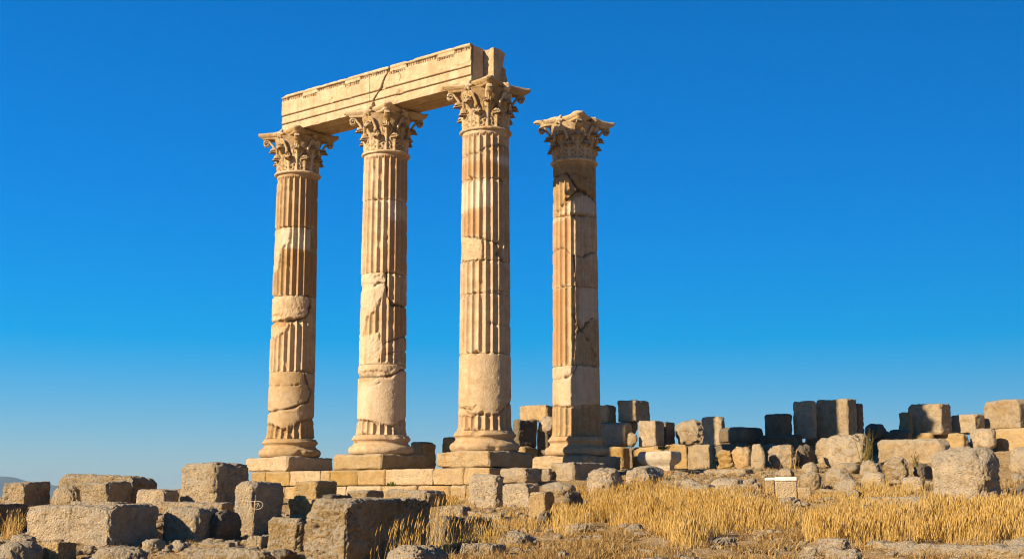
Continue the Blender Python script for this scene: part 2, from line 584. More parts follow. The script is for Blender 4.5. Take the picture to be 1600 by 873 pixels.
def shaft_drums(ci, parent):
    W = WEAR[ci]
    C = CENT[ci]
    al = math.atan2(C.x, C.y)
    face = np.array([-math.sin(al), -math.cos(al)])
    right = np.array([math.cos(al), -math.sin(al)])
    zs_j = [ZS - .0] + [at(U0, v, C.y).z for v in sorted(W['joints'], reverse=True)] + [ZA]
    nt_ = NFL * 12
    th = np.arange(nt_) / nt_ * 2 * math.pi
    wx = np.cos(th - ANG)
    wy = np.sin(th - ANG)
    rng = random.Random(50 + ci)
    for k in range(len(zs_j) - 1):
        z0, z1 = zs_j[k] + .003, zs_j[k + 1] - .003
        nz = max(10, int((z1 - z0) / .02))
        zz = np.linspace(z0, z1, nz)
        zz = np.concatenate([[z0], [z0 + .006], zz[1:-1], [z1 - .006], [z1]])
        nz = len(zz)
        T, Z = np.meshgrid(np.arange(nt_), zz)
        T = T.ravel()
        Z = Z.ravel()
        tz = np.clip((Z - ZS) / (ZA - ZS), 0, 1)
        R = RL + (RN - RL) * tz ** 1.25
        R = R + .05 * np.exp(-(Z - ZS) / .06) * (k == 0)
        s = wx[T] * right[0] + wy[T] * right[1]
        uc, vc = proj(C.x + 0 * Z, C.y, Z)
        dcam = C.y * cp + Z * sp
        U = uc + s * R * F / dcam
        Vv = vc
        Pn = np.stack([wx[T] * R, wy[T] * R, Z], 1)
        jit = fbm(Pn * 6, 60 + ci, 3)
        jit2 = fbm(Pn * 6, 80 + ci, 3)
        Uj, Vj = U + 3.0 * jit + 1.6 * fbm(Pn * 19, 61 + ci, 2), Vv + 3.0 * jit2 + 1.6 * fbm(Pn * 19, 81 + ci, 2)
        wvar = fbm(Pn * 5, 99 + ci, 3)
        # flutes
        ph = th[T] / (2 * math.pi) * NFL
        idx = np.floor(ph).astype(int)
        t = np.abs(2 * (ph - idx) - 1)
        hsh = _h(idx.astype(np.int64), idx * 0 + ci, idx * 0 + k, 5)
        mask = np.ones(len(Z))
        for poly in W['smooth']:
            vof = (hsh - .5) * 9 + 5 * t * t
            mask[in_poly(Uj, Vj + vof * 0, poly)] = 0
            ins = in_poly(Uj * .3 + U * .7, Vj - 5 + vof, poly) & in_poly(Uj, Vj + 5 - vof, poly)
            mask[ins] = 0
        top_end = sst(ZA - .13 - .05 * (1 - t * t), ZA - .12 - .05 * (1 - t * t) + .02, Z)
        mask = mask * (1 - top_end)
        # cavities run out softly
        m2 = mask.reshape(nz, nt_)
        for _ in range(1):
            m2 = (m2 + np.roll(m2, 1, 1) + np.roll(m2, -1, 1) + np.vstack([m2[:1], m2[:-1]]) + np.vstack([m2[1:], m2[-1:]])) / 5
        mask = m2.ravel()
        fl = np.where(t < .86, np.sqrt(np.maximum(0, 1 - (t / .86) ** 2)), 0)
        r = R - .080 * fl * mask
        broken = (1 - mask) * (1 - top_end)
        lowest = (k == 0)
        r = r - broken * (.004 if lowest else .016) + broken * (.004 if lowest else .014) * fbm(Pn * 9, 90 + ci, 3)
        r = r + .004 * fbm(Pn * 14, 33 + ci, 2) + .003 * vn(Pn * 40, 35)
        # pits in broken stone
        if not lowest:
            r = r - broken * .012 * (1 - sst(.1, .5, worley(Pn * 12, 77)))
        # knocked arrises
        ch = sst(.30, .62, fbm(Pn * np.array([7, 7, 3.5]), 120 + ci, 3))
        r = r - ch * mask * (1 - fl) * .03
        recess_dark = np.zeros(len(Z))
        for pts, w, dep in W['cracks']:
            d = seg_dist(U + 1.6 * jit, Vv + 1.6 * jit2, pts)
            w = w * np.clip(1.05 + 1.5 * wvar, .35, 2.2)
            r = r - .035 * np.clip(1 - d / (3.2 * w), 0, 1) * sst(.0, .4, fbm(Pn * 8, 101 + ci, 3))
            r = r - dep * np.clip(1 - d / w, 0, 1) ** .8
            recess_dark = np.maximum(recess_dark, np.clip(1.25 - d / (w * .75), 0, 1) * min(1, dep * 16) * .85)  # crack lines darkened in the colour, deeper ones more
        for (bu, bv, ru, rv, dep) in W['bites']:
            q = np.hypot((Uj - bu) / ru, (Vj - bv) / rv)
            r = r - dep * (1 - sst(.6, 1.1, q))
        # open joint and chipped drum edges
        e = np.minimum(Z - z0, z1 - Z)
        chip = np.clip(fbm(Pn * np.array([5, 5, 2]), 140 + ci, 3) - .12, 0, 1)
        if k == len(zs_j) - 2:
            chip = np.where(z1 - Z < .3, 0, chip)
        r = r - (.016 * np.clip(1 - e / .012, 0, 1) + .22 * chip * np.clip(1 - e / (.02 + .12 * chip), 0, 1) * (e < .2))
        r = r + (rng.random() - .5) * .012
        tone = np.full(len(Z), .5) + (rng.random() - .5) * .18
        tone = tone + .10 * fbm(Pn * 1.6, 150 + ci, 2) + .18 * broken
        for p in W['pale']:
            tone[in_poly(Uj, Vj, p)] = .84
        for p in W['brown']:
            tone[in_poly(Uj, Vj, p)] = .20
        m2 = tone.reshape(nz, nt_)
        for _ in range(5):
            m2 = (m2 + np.roll(m2, 1, 1) + np.roll(m2, -1, 1) + np.vstack([m2[:1], m2[:-1]]) + np.vstack([m2[1:], m2[-1:]])) / 5
        tone = m2.ravel() + .07 * fbm(Pn * 11, 170 + ci, 3)
        V = np.stack([np.cos(th)[T] * r, np.sin(th)[T] * r, Z - ZP], 1)
        nv = len(V)
        V = np.concatenate([V, [[0, 0, z0 - ZP], [0, 0, z1 - ZP]]])
        tone = np.concatenate([tone, [.5, .5]])
        recess_dark = np.concatenate([recess_dark, [0, 0]])
        q = grid_faces(nt_, nz, True)
        i = np.arange(nt_)
        cap0 = np.stack([np.full(nt_, nv), (i + 1) % nt_, i], 1)
        cap1 = np.stack([np.full(nt_, nv + 1), (nz - 1) * nt_ + i, (nz - 1) * nt_ + (i + 1) % nt_], 1)
        me = mesh_np('shaft_drum', V, [q, cap0, cap1], True, dict(tone=tone, recess_dark=recess_dark))
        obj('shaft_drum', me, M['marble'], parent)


def lathe(name, prof, n, mat, parent, z=0, seed=0, amp=.006, chips=0, attr='tone', val=.5, loc=None):
    prof = np.array(prof, float)
    # resample
    d = np.concatenate([[0], np.cumsum(np.hypot(*(np.diff(prof, axis=0).T)))])
    m = max(len(prof), int(d[-1] / .014))
    tt = np.linspace(0, d[-1], m)
    pr = np.interp(tt, d, prof[:, 0])
    pz = np.interp(tt, d, prof[:, 1])
    th = np.arange(n) / n * 2 * math.pi
    T, J = np.meshgrid(th, np.arange(m))
    T, J = T.ravel(), J.ravel()
    R, Z = pr[J], pz[J]
    P = np.stack([np.cos(T) * R, np.sin(T) * R, Z], 1)
    R = R + amp * fbm(P * 9, seed, 3)
    if chips:
        c = np.clip(fbm(P * np.array([3.2, 3.2, 5]), seed + 7, 3) - .16, 0, 1)
        R = R - chips * c
    V = np.stack([np.cos(T) * R, np.sin(T) * R, Z + z], 1)
    V = np.concatenate([V, [[0, 0, pz[0] + z], [0, 0, pz[-1] + z]]])
    q = grid_faces(n, m, True)
    i = np.arange(n)
    a = np.stack([np.full(n, n * m), (i + 1) % n, i], 1)
    b = np.stack([np.full(n, n * m + 1), (m - 1) * n + i, (m - 1) * n + (i + 1) % n], 1)
    if prof[0, 1] > prof[-1, 1]:
        q, a, b = q[:, ::-1], a[:, ::-1], b[:, ::-1]
    me = mesh_np(name, V, [q, a, b], True, {attr: np.full(len(V), val)})
    return obj(name, me, mat, parent, loc)


def tube_np(path, radii, k=8, flat=1.0, up=(0, 0, 1)):
    path = np.array(path, float)
    n = len(path)
    tg = np.gradient(path, axis=0)
    tg /= np.linalg.norm(tg, axis=1)[:, None] + 1e-9
    up = np.array(up, float)
    sd = np.cross(tg, up)
    ln = np.linalg.norm(sd, axis=1)
    sd[ln < 1e-3] = (1, 0, 0)
    sd /= np.linalg.norm(sd, axis=1)[:, None] + 1e-9
    nn = np.cross(sd, tg)
    a = np.arange(k) / k * 2 * math.pi
    r = np.broadcast_to(radii, n)
    V = (path[:, None, :] + (np.cos(a)[None, :, None] * sd[:, None, :] * flat + np.sin(a)[None, :, None] * nn[:, None, :]) * r[:, None, None]).reshape(-1, 3)
    q = grid_faces(k, n, True)
    c0 = np.arange(k)[None, ::-1]
    c1 = ((n - 1) * k + np.arange(k))[None]
    return V, [q, c0, c1]


def join_geo(parts):
    Vs, Fs, off = [], {}, 0
    for V, fs in parts:
        Vs.append(V)
        for f in fs:
            Fs.setdefault(f.shape[1], []).append(f + off)
        off += len(V)
    return np.concatenate(Vs), [np.concatenate(v) for v in Fs.values()]


# ---- capital pieces (local: z=0 at the neck)
def rbell(z):
    return .50 + .17 * np.clip((z - .40) / .62, 0, 1) ** 1.6


def leaf_mesh(h, hw, curl, seed):
    nt_, ns = 46, 25
    t = np.linspace(0, 1, nt_)
    s = np.linspace(-1, 1, ns)
    Sg, Tg = np.meshgrid(s, t)
    Sg, Tg = Sg.ravel(), Tg.ravel()
    tb = .79
    tau = np.minimum(Tg / tb, 1)
    zc = tau * h
    rc = rbell(zc) + .045 + .05 * tau ** 2
    be = np.clip((Tg - tb) / (1 - tb), 0, 1) * rad(205)
    r = rc + curl * (1 - np.cos(be))
    z = zc + curl * 1.05 * np.sin(be)
    w = hw * (.82 + .26 * np.sin(np.pi * np.minimum(Tg / .85, 1))) * (1 - .72 * sst(tb - .04, 1, Tg))
    lob = .80 + .20 * np.abs(np.cos(np.pi * 4.5 * Tg)) ** .7
    w = w * (1 - (1 - lob) * np.abs(Sg) ** 2)
    x = Sg * w
    rel = .032 * np.exp(-(Sg / .13) ** 2) - .05 * Sg ** 2
    rel = rel - .040 * np.abs(np.sin(np.pi * (4.5 * Tg - 1.5 * np.abs(Sg)))) ** 3 * sst(.1, .3, np.abs(Sg))
    rel = rel + .02 * np.exp(-((np.abs(Sg) - .55) / .12) ** 2)
    rel = rel * (1 - .5 * sst(.8, 1, Tg))
    dr = np.cos(be)
    dz = -np.sin(be) * -1
    R = r + rel * np.cos(be * .6)
    Z = z + rel * np.sin(be * .6)
    P = np.stack([R, x, Z], 1)
    nz = .012 * fbm(P * 12, seed, 2)
    ang = x / np.maximum(R, .3)
    fr = np.stack([(R + nz) * np.cos(ang), (R + nz) * np.sin(ang), Z + nz * .5], 1)
    Rb = R - .05 * np.cos(be * .7)
    Zb = Z - .05 * np.sin(be * .7)
    bk = np.stack([Rb * np.cos(ang), Rb * np.sin(ang), Zb], 1)
    V = np.concatenate([fr, bk])
    N = len(fr)
    q = grid_faces(ns, nt_)
    loop = np.concatenate([np.arange(ns), ns - 1 + ns * np.arange(1, nt_), (nt_ - 1) * ns + np.arange(ns - 2, -1, -1), ns * np.arange(nt_ - 2, 0, -1)])
    l2 = np.roll(loop, -1)
    side = np.stack([loop, loop + N, l2 + N, l2], 1)
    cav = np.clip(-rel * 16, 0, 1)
    return mesh_np('acanthus_leaf', V, [q, q[:, ::-1] + N, side[:, ::-1]], True, dict(cav=np.concatenate([cav, cav * 0 + .5])))


def spiral_path(p0, p1, cx, cz, r0, r1, turns, sgn=1):
    pts = []
    for i in range(12):
        t = i / 12
        pts.append((p0[0] + (p1[0] - p0[0]) * t ** 1.5, p0[1] + (p1[1] - p0[1]) * t ** .9))
    n = 34
    for i in range(n + 1):
        t = i / n
        a = math.pi - t * turns * 2 * math.pi
        r = r0 + (r1 - r0) * t
        pts.append((cx + sgn * r * math.cos(a), cz + r * math.sin(a)))
    return pts


def volute_mesh():
    pts = spiral_path((.56, .50), (.74, .87), .85, .865, .10, .018, 1.6)
    path = [(p[0], 0, p[1]) for p in pts]
    n = len(path)
    rr = np.linspace(.034, .026, n)
    V, f = tube_np(path, rr, 8, 2.6, up=(0, .0, 1) if False else (1e-3, 0, 1))
    V[:, 1] *= 1.0
    P = V.copy()
    V = V + .008 * np.stack([vn(P * 14, 3), vn(P * 14, 4), vn(P * 14, 5)], 1)
    return mesh_np('volute', V, f, True, dict(cav=np.zeros(len(V))))


def helix_mesh():
    parts = []
    for sg in (-1, 1):
        pts = spiral_path((.20, .52), (.145, .76), .075, .80, .07, .014, 1.5, -1)
        path = []
        for x, z in pts:
            r = rbell(np.array(z)) + .07
            path.append((float(r), sg * x, z))
        parts.append(tube_np(path, np.linspace(.032, .02, len(path)), 7, 1.2, up=(1, 0, .01)))
    V, f = join_geo(parts)
    V = V + .006 * np.stack([vn(V * 14, 13), vn(V * 14, 14), vn(V * 14, 15)], 1)
    return mesh_np('helix_scroll', V, f, True, dict(cav=np.zeros(len(V))))


def rosette_mesh():
    n, m = 30, 14
    th = np.arange(n) / n * 2 * math.pi
    ph = np.linspace(0, math.pi, m)
    T, J = np.meshgrid(th, ph)
    T, J = T.ravel(), J.ravel()
    r = .11 * (1 + .28 * np.cos(5 * T)) * (np.sin(J) + .0)
    x = .08 * np.cos(J) + .03 * np.exp(-(r / .035) ** 2) * (J < 1.5)
    V = np.stack([x, r * np.cos(T), r * np.sin(T)], 1)
    V = V + .012 * np.stack([vn(V * 22, 1), vn(V * 22, 2), vn(V * 22, 3)], 1)
    return mesh_np('rosette', V, [grid_faces(n, m, True)], True, dict(cav=sst(.02, .09, r) * 0))


def abacus_mesh(seed, rough=0.0):
    # concave sided plate with cut corners, three mouldings
    side = 46
    out = []
    D, Mi, cut = 1.085, .62, .075
    for c in range(4):
        a0 = rad(45 + 90 * c)
        a1 = a0 + rad(90)
        A = np.array([math.cos(a0), math.sin(a0)]) * D + np.array([-math.sin(a0), math.cos(a0)]) * cut
        B = np.array([math.cos(a1), math.sin(a1)]) * D - np.array([-math.sin(a1), math.cos(a1)]) * cut
        am = a0 + rad(45)
        Mid = np.array([math.cos(am), math.sin(am)]) * Mi
        Cc = 2 * Mid - .5 * (A + B)
        t = np.linspace(0, 1, side)[:, None]
        out.append((1 - t) ** 2 * A + 2 * t * (1 - t) * Cc + t * t * B)
    O = np.concatenate(out)
    n = len(O)
    lev = [(0, .86), (.015, .88), (.04, .89), (.06, .91), (.07, .955), (.095, .965), (.11, 1.0), (.155, 1.0), (.168, .985)]
    z0 = .965
    V = []
    for z, s in lev:
        V.append(np.column_stack([O * s, np.full(n, z0 + z)]))
    V = np.concatenate(V)
    P = V.copy()
    rN = np.linalg.norm(V[:, :2], axis=1)
    d = .016 * fbm(P * 6, seed, 3)
    c = np.clip(fbm(P * 3.0, seed + 9, 3) - .1, 0, 1)
    d = d - (.20 + .25 * rough) * c * (rN / D) ** 2
    V[:, :2] *= (1 + d / rN)[:, None]
    V[:, 2] += .012 * fbm(P * 5, seed + 4, 2)
    tops = []
    base = len(V) - n
    if rough:
        V[base:, 2] += rough * .06 * (-.1 + fbm(P[base:] * 4, seed + 2, 3))
    prev = base
    faces = [grid_faces(n, len(lev), True)]
    for s in (.8, .6, .4, .2):
        ring = V[base:, :].copy()
        ring[:, :2] *= s
        if rough:
            ring[:, 2] = z0 + .18 + rough * (.0 + .07 * fbm(ring * 4, seed + 3, 3))
        st = len(V)
        V = np.concatenate([V, ring])
        i = np.arange(n)
        faces.append(np.stack([prev + i, prev + (i + 1) % n, st + (i + 1) % n, st + i], 1))
        prev = st
    V = np.concatenate([V, [[0, 0, V[prev:, 2].mean()]]])
    i = np.arange(n)
    faces.append(np.stack([np.full(n, len(V) - 1), prev + i, prev + (i + 1) % n], 1))
    faces.append(np.stack([(n - 1 - i)], 0))
    return mesh_np('abacus', V, faces, True, dict(cav=np.zeros(len(V))))


LEAF_LO = leaf_mesh(.39, .225, .050, 3)
LEAF_UP = leaf_mesh(.66, .215, .062, 4)
VOL = volute_mesh()
HEL = helix_mesh()
ROS = rosette_mesh()


def capital(ci, parent):
    z = np.linspace(0, .965, 26)
    prof = [(0.02, 0.0)] + [(float(rbell(np.array(q))) - .0, float(q)) for q in z] + [(.66, .98), (.02, .98)]
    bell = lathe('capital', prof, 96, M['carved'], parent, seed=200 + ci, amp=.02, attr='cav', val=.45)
    bell.location = (0, 0, ZA - ZP)
    rr = random.Random(900 + ci)
    for k in range(8):
        o = obj('acanthus_leaf', LEAF_LO, M['carved'], bell, rotz=rad(22.5 + 45 * k))
        o.scale = (1, 1, rr.uniform(.92, 1.06))
        o = obj('acanthus_leaf', LEAF_UP, M['carved'], bell, rotz=rad(45 * k))
        o.scale = (1, 1, rr.uniform(.95, 1.04))
    for k in range(4):
        obj('volute', VOL, M['carved'], bell, rotz=rad(45 + 90 * k))
        obj('helix_scroll', HEL, M['carved'], bell, rotz=rad(90 * k))
        r = obj('rosette', ROS, M['carved'], bell, rotz=rad(90 * k))
        a = rad(90 * k)
        r.location = (.64 * math.cos(a), .64 * math.sin(a), 1.03)
    ab = abacus_mesh(300 + 11 * ci, 1.0 if ci == 3 else 0.0)
    obj('abacus', ab, M['carved'], bell)


for ci in range(4):
    C = CENT[ci]
    root = obj('stone_column', None, None, None, (C.x, C.y, ZP), -ANG)
    tag(root, LABELS_COL[ci], 'column', 'standing temple columns')
    P, Q, cav = stone_geo(1.64, 1.64, ZB - ZP, .03, 400 + ci, r=.045, nchip=4, chipmax=.07, amp=.7, pit=.5,
                          chips=[(1, -1, .2, .035)] if ci in (0, 1) else [])
    obj('plinth', mesh_np('plinth', P, [Q], True, dict(cav=cav)), M['platform'], root)
    zt = ZS - ZP
    zb = ZB - ZP
    prof = [(.02, zt), (.675, zt - .002), (.685, zt - .012), (.685, zt - .035), (.70, zt - .045), (.722, zt - .07), (.728, zt - .095), (.718, zt - .12),
            (.69, zt - .135), (.685, zt - .15), (.67, zt - .17), (.672, zt - .20), (.70, zt - .225), (.715, zt - .235), (.715, zt - .25),
            (.75, zt - .262), (.785, zt - .29), (.806, zt - .33), (.81, zt - .365), (.80, zt - .41), (.775, zt - .445), (.74, zb), (.02, zb)]
    lathe('base', prof, 160, M['marble'], root, seed=500 + ci, amp=.008, chips=.10)
    shaft_drums(ci, root)
    za = ZA - ZP
    prof = [(.02, za - .055), (.565, za - .055), (.60, za - .05), (.628, za - .03), (.632, za - .01), (.615, za + .015), (.58, za + .025), (.02, za + .025)]
    lathe('astragal', prof, 140, M['marble'], root, seed=520 + ci, amp=.006, chips=.06)
    capital(ci, root)


# ------------------------------------------------------------------ architrave
def row_pt(u, v, off):
    """where the ray through u,v meets the plane parallel to the colonnade, off metres in front of its axis"""
    d = at(u, v, 1.0)
    n = -PER
    q = C3P + off * n
    k = q.dot(n) / d.dot(n)
    p = d * k
    return (p - C3P).dot(ROW), p.z


OF = .50
ZTOP = ZT + 1.03


def beam(name, x0, x1, o0, o1, zb, zt, label, front=True, seed=0, cracks=(), bites=(), ragged=0.0, slope_top=0):
    """sweep along the row; front face at o0 (towards the viewer), back at o1"""
    H = zt - zb
    nzf = 96
    fz = np.linspace(0, 1, nzf)
    sec = []      # (o, z, isfront)
    for f in fz:
        sec.append((o0, zb + f * H, 1))
    for f in np.linspace(0, 1, 12)[1:]:
        sec.append((o0 + (o1 - o0) * f, zt, 2))
    for f in np.linspace(1, 0, 12)[1:]:
        sec.append((o1, zb + f * H, 3))
    for f in np.linspace(1, 0, 12)[1:-1]:
        sec.append((o0 + (o1 - o0) * f, zb, 4))
    sec = np.array(sec)
    ns = len(sec)
    nx = max(4, int((x1 - x0) / .0105))
    xs = np.linspace(x0, x1, nx)
    I, J = np.meshgrid(np.arange(ns), np.arange(nx))
    I, J = I.ravel(), J.ravel()
    X = xs[J].copy()
    O = sec[I, 0].copy()
    Z = sec[I, 1].copy()
    K = sec[I, 2]
    P = np.stack([X, O, Z], 1)
    f = (Z - zb) / H
    fr = (K == 1)
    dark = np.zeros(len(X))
    if front:
        d = np.zeros(len(X))
        d = np.where(f < .225, -.035, np.where(f < .445, -.018, 0.0))
        for b in (.225, .445):
            d = d - .05 * np.exp(-((f - b) / .012) ** 2)
        wob = .012 * vn(np.stack([X * 1.3, X * 0, X * 0], 1), seed)
        d = d + np.where(f > .925 + wob, .028, 0)
        per = .078
        seg = (X * .62 + .35) % 1.0
        lower = (seg > .64) & (seg < .98)
        upper = ~lower
        cu = np.where(lower, .80, .875)
        hh = np.where(lower, .036, .036)
        tooth = ((X / per) % 1.0) < .62 + .2 * vn(np.stack([X * 9, X * 0, X * 0], 1), seed + 2)
        hgt = hh * (1 + .5 * vn(np.stack([X * 14, X * 0, X * 0], 1), seed + 4))
        slot = tooth & (np.abs(f - cu) < hgt)
        line = np.abs(f - (cu + .034)) < .008
        d = d - np.where(slot, .05, 0) - np.where(line, .04, 0)
        dark = np.where(slot, .95, np.where(line, .6, 0))  # slots and the line above them darkened in the colour
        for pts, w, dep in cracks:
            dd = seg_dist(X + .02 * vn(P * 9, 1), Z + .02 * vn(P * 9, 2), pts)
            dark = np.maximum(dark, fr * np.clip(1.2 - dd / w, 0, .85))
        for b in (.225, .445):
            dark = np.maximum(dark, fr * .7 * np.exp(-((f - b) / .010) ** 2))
        d = d + .004 * fbm(P * 8, seed + 6, 3) - .006 * (1 - sst(.1, .45, worley(P * 15, seed + 8)))
        for pts, w, dep in cracks:
            dd = seg_dist(X + .02 * vn(P * 9, 1), Z + .02 * vn(P * 9, 2), pts)
            d = d - dep * np.clip(1.15 - dd / w, 0, 1)
        for (bx, bz, rx, rz, dep) in bites:
            qd = np.hypot((X - bx) / rx, (Z - bz) / rz) + .2 * vn(P * 10, 9)
            d = d - dep * (1 - sst(.7, 1.1, qd))
        low = np.clip(fbm(np.stack([X * 3, X * 0, Z * 2], 1), seed + 60, 3) - .08, 0, 1)
        d = d - .3 * low * np.clip(1 - f / .10, 0, 1)
        d = d - .12 * np.clip(fbm(P * 3.3, seed + 61, 3) - .3, 0, 1)
        O = O + np.where(fr, d, 0)
        lo = np.where((K == 4) & (f < .01), -.035 * np.clip(1 - np.abs(O - o0) / .06, 0, 1), 0)
        O = O + lo
    else:
        O = O + np.where(fr | (K == 3), .012 * fbm(P * 6, seed + 6, 3) - .016 * (1 - sst(.1, .5, worley(P * 11, seed))), 0)
    # soffit panel
    mid = np.abs(sec[I, 0] - (o0 + o1) / 2) < abs(o0 - o1) * .27
    Z = Z + np.where((K == 4) & mid, .035, 0)
    # top edge worn
    tp = np.clip(fbm(np.stack([X * 2.5, O * 3, Z * 0], 1), seed + 20, 3) - .05, 0, 1)
    Z = Z - sst(.93, 1, f) * (.012 + .09 * tp)
    Z = Z - sst(.97, 1, f) * .012 * np.clip(1 - np.minimum(np.abs(O - o0), np.abs(O - o1)) / .03, 0, 1)
    if ragged:
        for xe, sg in ((x1, 1),):
            dd = np.clip(1 - np.abs(X - xe) / .35, 0, 1)
            X = X - sg * dd * ragged * (.4 + fbm(np.stack([O * 4, Z * 4, X * 0], 1), seed + 30, 3)) * np.clip((o0 - O) / max(.01, o0 - o1) * 1.6 - .3, 0, 1)
    X = X + .008 * fbm(P * 5, seed + 40, 2)
    W = np.stack([X, -O, Z - zb], 1)   # local x along row, local y = away
    c = (x0 + x1) / 2
    W[:, 0] -= c
    q = grid_faces(ns, nx, True)
    e0 = np.arange(ns)[None, :]
    e1 = ((nx - 1) * ns + np.arange(ns))[None, ::-1]
    tone = .54 + .16 * fbm(P * 1.3, seed + 50, 3) + .16 * fbm(P * np.array([5, 5, .7]), seed + 51, 3) 
    me = mesh_np(name, W, [q, e0, e1], True, dict(tone=tone, recess_dark=dark))
    # flat ends
    for p in list(me.polygons)[-2:]:
        p.use_smooth = False
    o = obj(name, me, M['marble'], None, None, -ANG)
    base = C3P + c * ROW
    o.location = (base.x, base.y, zb)
    tag(o, label, 'architrave block', 'architrave blocks on the columns')
    return o


xL = row_pt(440, 175, OF)[0]
xJ = row_pt(577, 140, OF)[0]
xR = row_pt(735, 96, OF)[0]
crk = [row_pt(u, v, OF) for u, v in ((609, 98), (609, 108), (601, 122), (594, 138), (583, 156), (580, 164))]
ck2 = [row_pt(u, v, OF) for u, v in ((620, 112), (626, 118), (624, 126))]
bt = row_pt(580, 163, OF)
beam('architrave_block', xL, xJ - .006, OF, .03, ZT, ZTOP, 'left architrave block spanning the first and second columns, with a line of dark carved teeth', seed=31)
beam('architrave_block', xJ + .006, xR, OF, .03, ZT, ZTOP, 'right architrave block with a forked crack, spanning the second and third columns', seed=37,
     cracks=[(crk, .028, .09), (ck2, .012, .015)], bites=[(bt[0] + .03, ZT + .08, .07, .12, .12)], ragged=.0)
beam('architrave_block', xL + .05, xR + .30, -.01, -.50, ZT, ZTOP - .02, 'rough rear architrave beam, its broken dark end showing above the third column', front=False, seed=43, ragged=.12)
P, Q, cav = stone_geo(.30, .5, .84, .02, 48, r=.05, nchip=3, chipmax=.15, amp=1.2, pit=1)

# ------------------------------------------------------------------ platform
plat = obj('stone_platform', None, None, None, (C3P.x, C3P.y, 0), -ANG)
tag(plat, 'low ashlar platform of two golden courses carrying the four columns', 'platform')
HALF = .86
us1 = [392, 414, 452, 500, 515, 557, 601, 676, 724, 790]
xs1 = [row_pt(u, 750, HALF)[0] for u in us1]
us2 = [392, 444, 494, 540, 595, 650, 702, 727, 790]
xs2 = [row_pt(u, 775, HALF)[0] for u in us2]
xs1[-1] = xs2[-1] = HALF
pm = [M['gold'], M['gold'], M['platform'], M['platform'], M['gold'], M['gold'], M['platform'], M['gold'], M['gold']]
for row, (xs, z0, z1) in enumerate(((xs1, .30, ZP), (xs2, -.55, .296))):
    for k in range(len(xs) - 1):
        a = xs[k + 1] - xs[k] - .012
        b = 2 * HALF
        P, Q, cav = stone_geo(a, b, z1 - z0 - .006, .032, 600 + 20 * row + k, r=.02, nchip=2, chipmax=.05, amp=.45, pit=.5,
                              crack=[(.0, .52, 1.0, .48, .02, .02)] if (row == 0 and k == 6) else ())
        me = mesh_np('ashlar_block', P, [Q], True, dict(cav=cav))
        obj('ashlar_block', me, pm[k % 9], plat, ((xs[k] + xs[k + 1]) / 2, (0 if row == 0 else .0), z0))
ys = [HALF, 1.75, 2.7, SP2 - .2, SP2 + HALF]
for row, (z0, z1) in enumerate(((.30, ZP), (-.55, .296))):
    for k in range(4):
        b = ys[k + 1] - ys[k] - .012
        P, Q, cav = stone_geo(2 * HALF, b, z1 - z0 - .006, .04, 660 + 20 * row + k, r=.02, nchip=2, chipmax=.05, amp=.45, pit=.5)
        me = mesh_np('ashlar_block', P, [Q], True, dict(cav=cav))
        obj('ashlar_block', me, M['platform'] if k % 2 else M['gold'], plat, (0, (ys[k] + ys[k + 1]) / 2, z0))

# ------------------------------------------------------------------ loose stones
GP = []     # ground control points


def gp(u, v, Y, w=1.0):
    p = at(u, v, Y)
    GP.append((p.x, p.y, p.z, w))


GL, GW, GR, GF = ('fallen blocks left of the columns', 'stones of the ruined wall behind', 'boulders below the ruined wall', 'fallen stones in front of the platform')
seed_ = [1000]


def stone(name, label, u0, u1, v0, v1, Y, c=.6, g=0, rel=33, mat='block', cat=None, group=None, **kw):
    seed_[0] += 7
    p0, p1 = at(u0, v1, Y), at(u1, v1, Y)
    W = p1.x - p0.x
    zb, zt = at((u0 + u1) / 2, v1, Y).z, at((u0 + u1) / 2, v0, Y).z
    uc = u0 + (u1 - u0) * c
    near = at(uc, v1, Y)
    al = math.atan2(near.x, near.y)
    jr = random.Random(seed_[0] + 1)
    r_ = rad(rel + jr.uniform(-6, 6))
    psi = al + r_
    a = c * W / math.cos(r_)
    b = (1 - c) * W / math.sin(r_)
    b = max(b, .16)
    h = zt - zb
    sink = .10 if g else 0.0
    edge = max(.014, Y * .00105)
    big = max(a, b, h)
    kw.setdefault('r', .03 * min(1, big))
    if name in ('boulder', 'rock'):
        kw.setdefault('boulder', True)
        kw.setdefault('amp', 1.6)
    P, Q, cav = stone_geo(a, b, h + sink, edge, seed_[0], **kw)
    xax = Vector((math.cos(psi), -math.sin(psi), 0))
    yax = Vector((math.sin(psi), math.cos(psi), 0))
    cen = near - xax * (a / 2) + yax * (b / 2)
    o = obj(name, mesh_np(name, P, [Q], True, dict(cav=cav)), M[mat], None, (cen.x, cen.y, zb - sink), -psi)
    if g:
        o.rotation_euler = (rad(jr.uniform(-2, 2)), rad(jr.uniform(-2.2, 2.2)), -psi)
    tag(o, label, cat or name.replace('_', ' '), group)
    if g:
        GP.append((near.x, near.y, zb, 1.0))
        GP.append((cen.x, cen.y, zb, 1.0))
    return o


SB, BO, SL, RK = 'stone_block', 'boulder', 'stone_slab', 'rock'
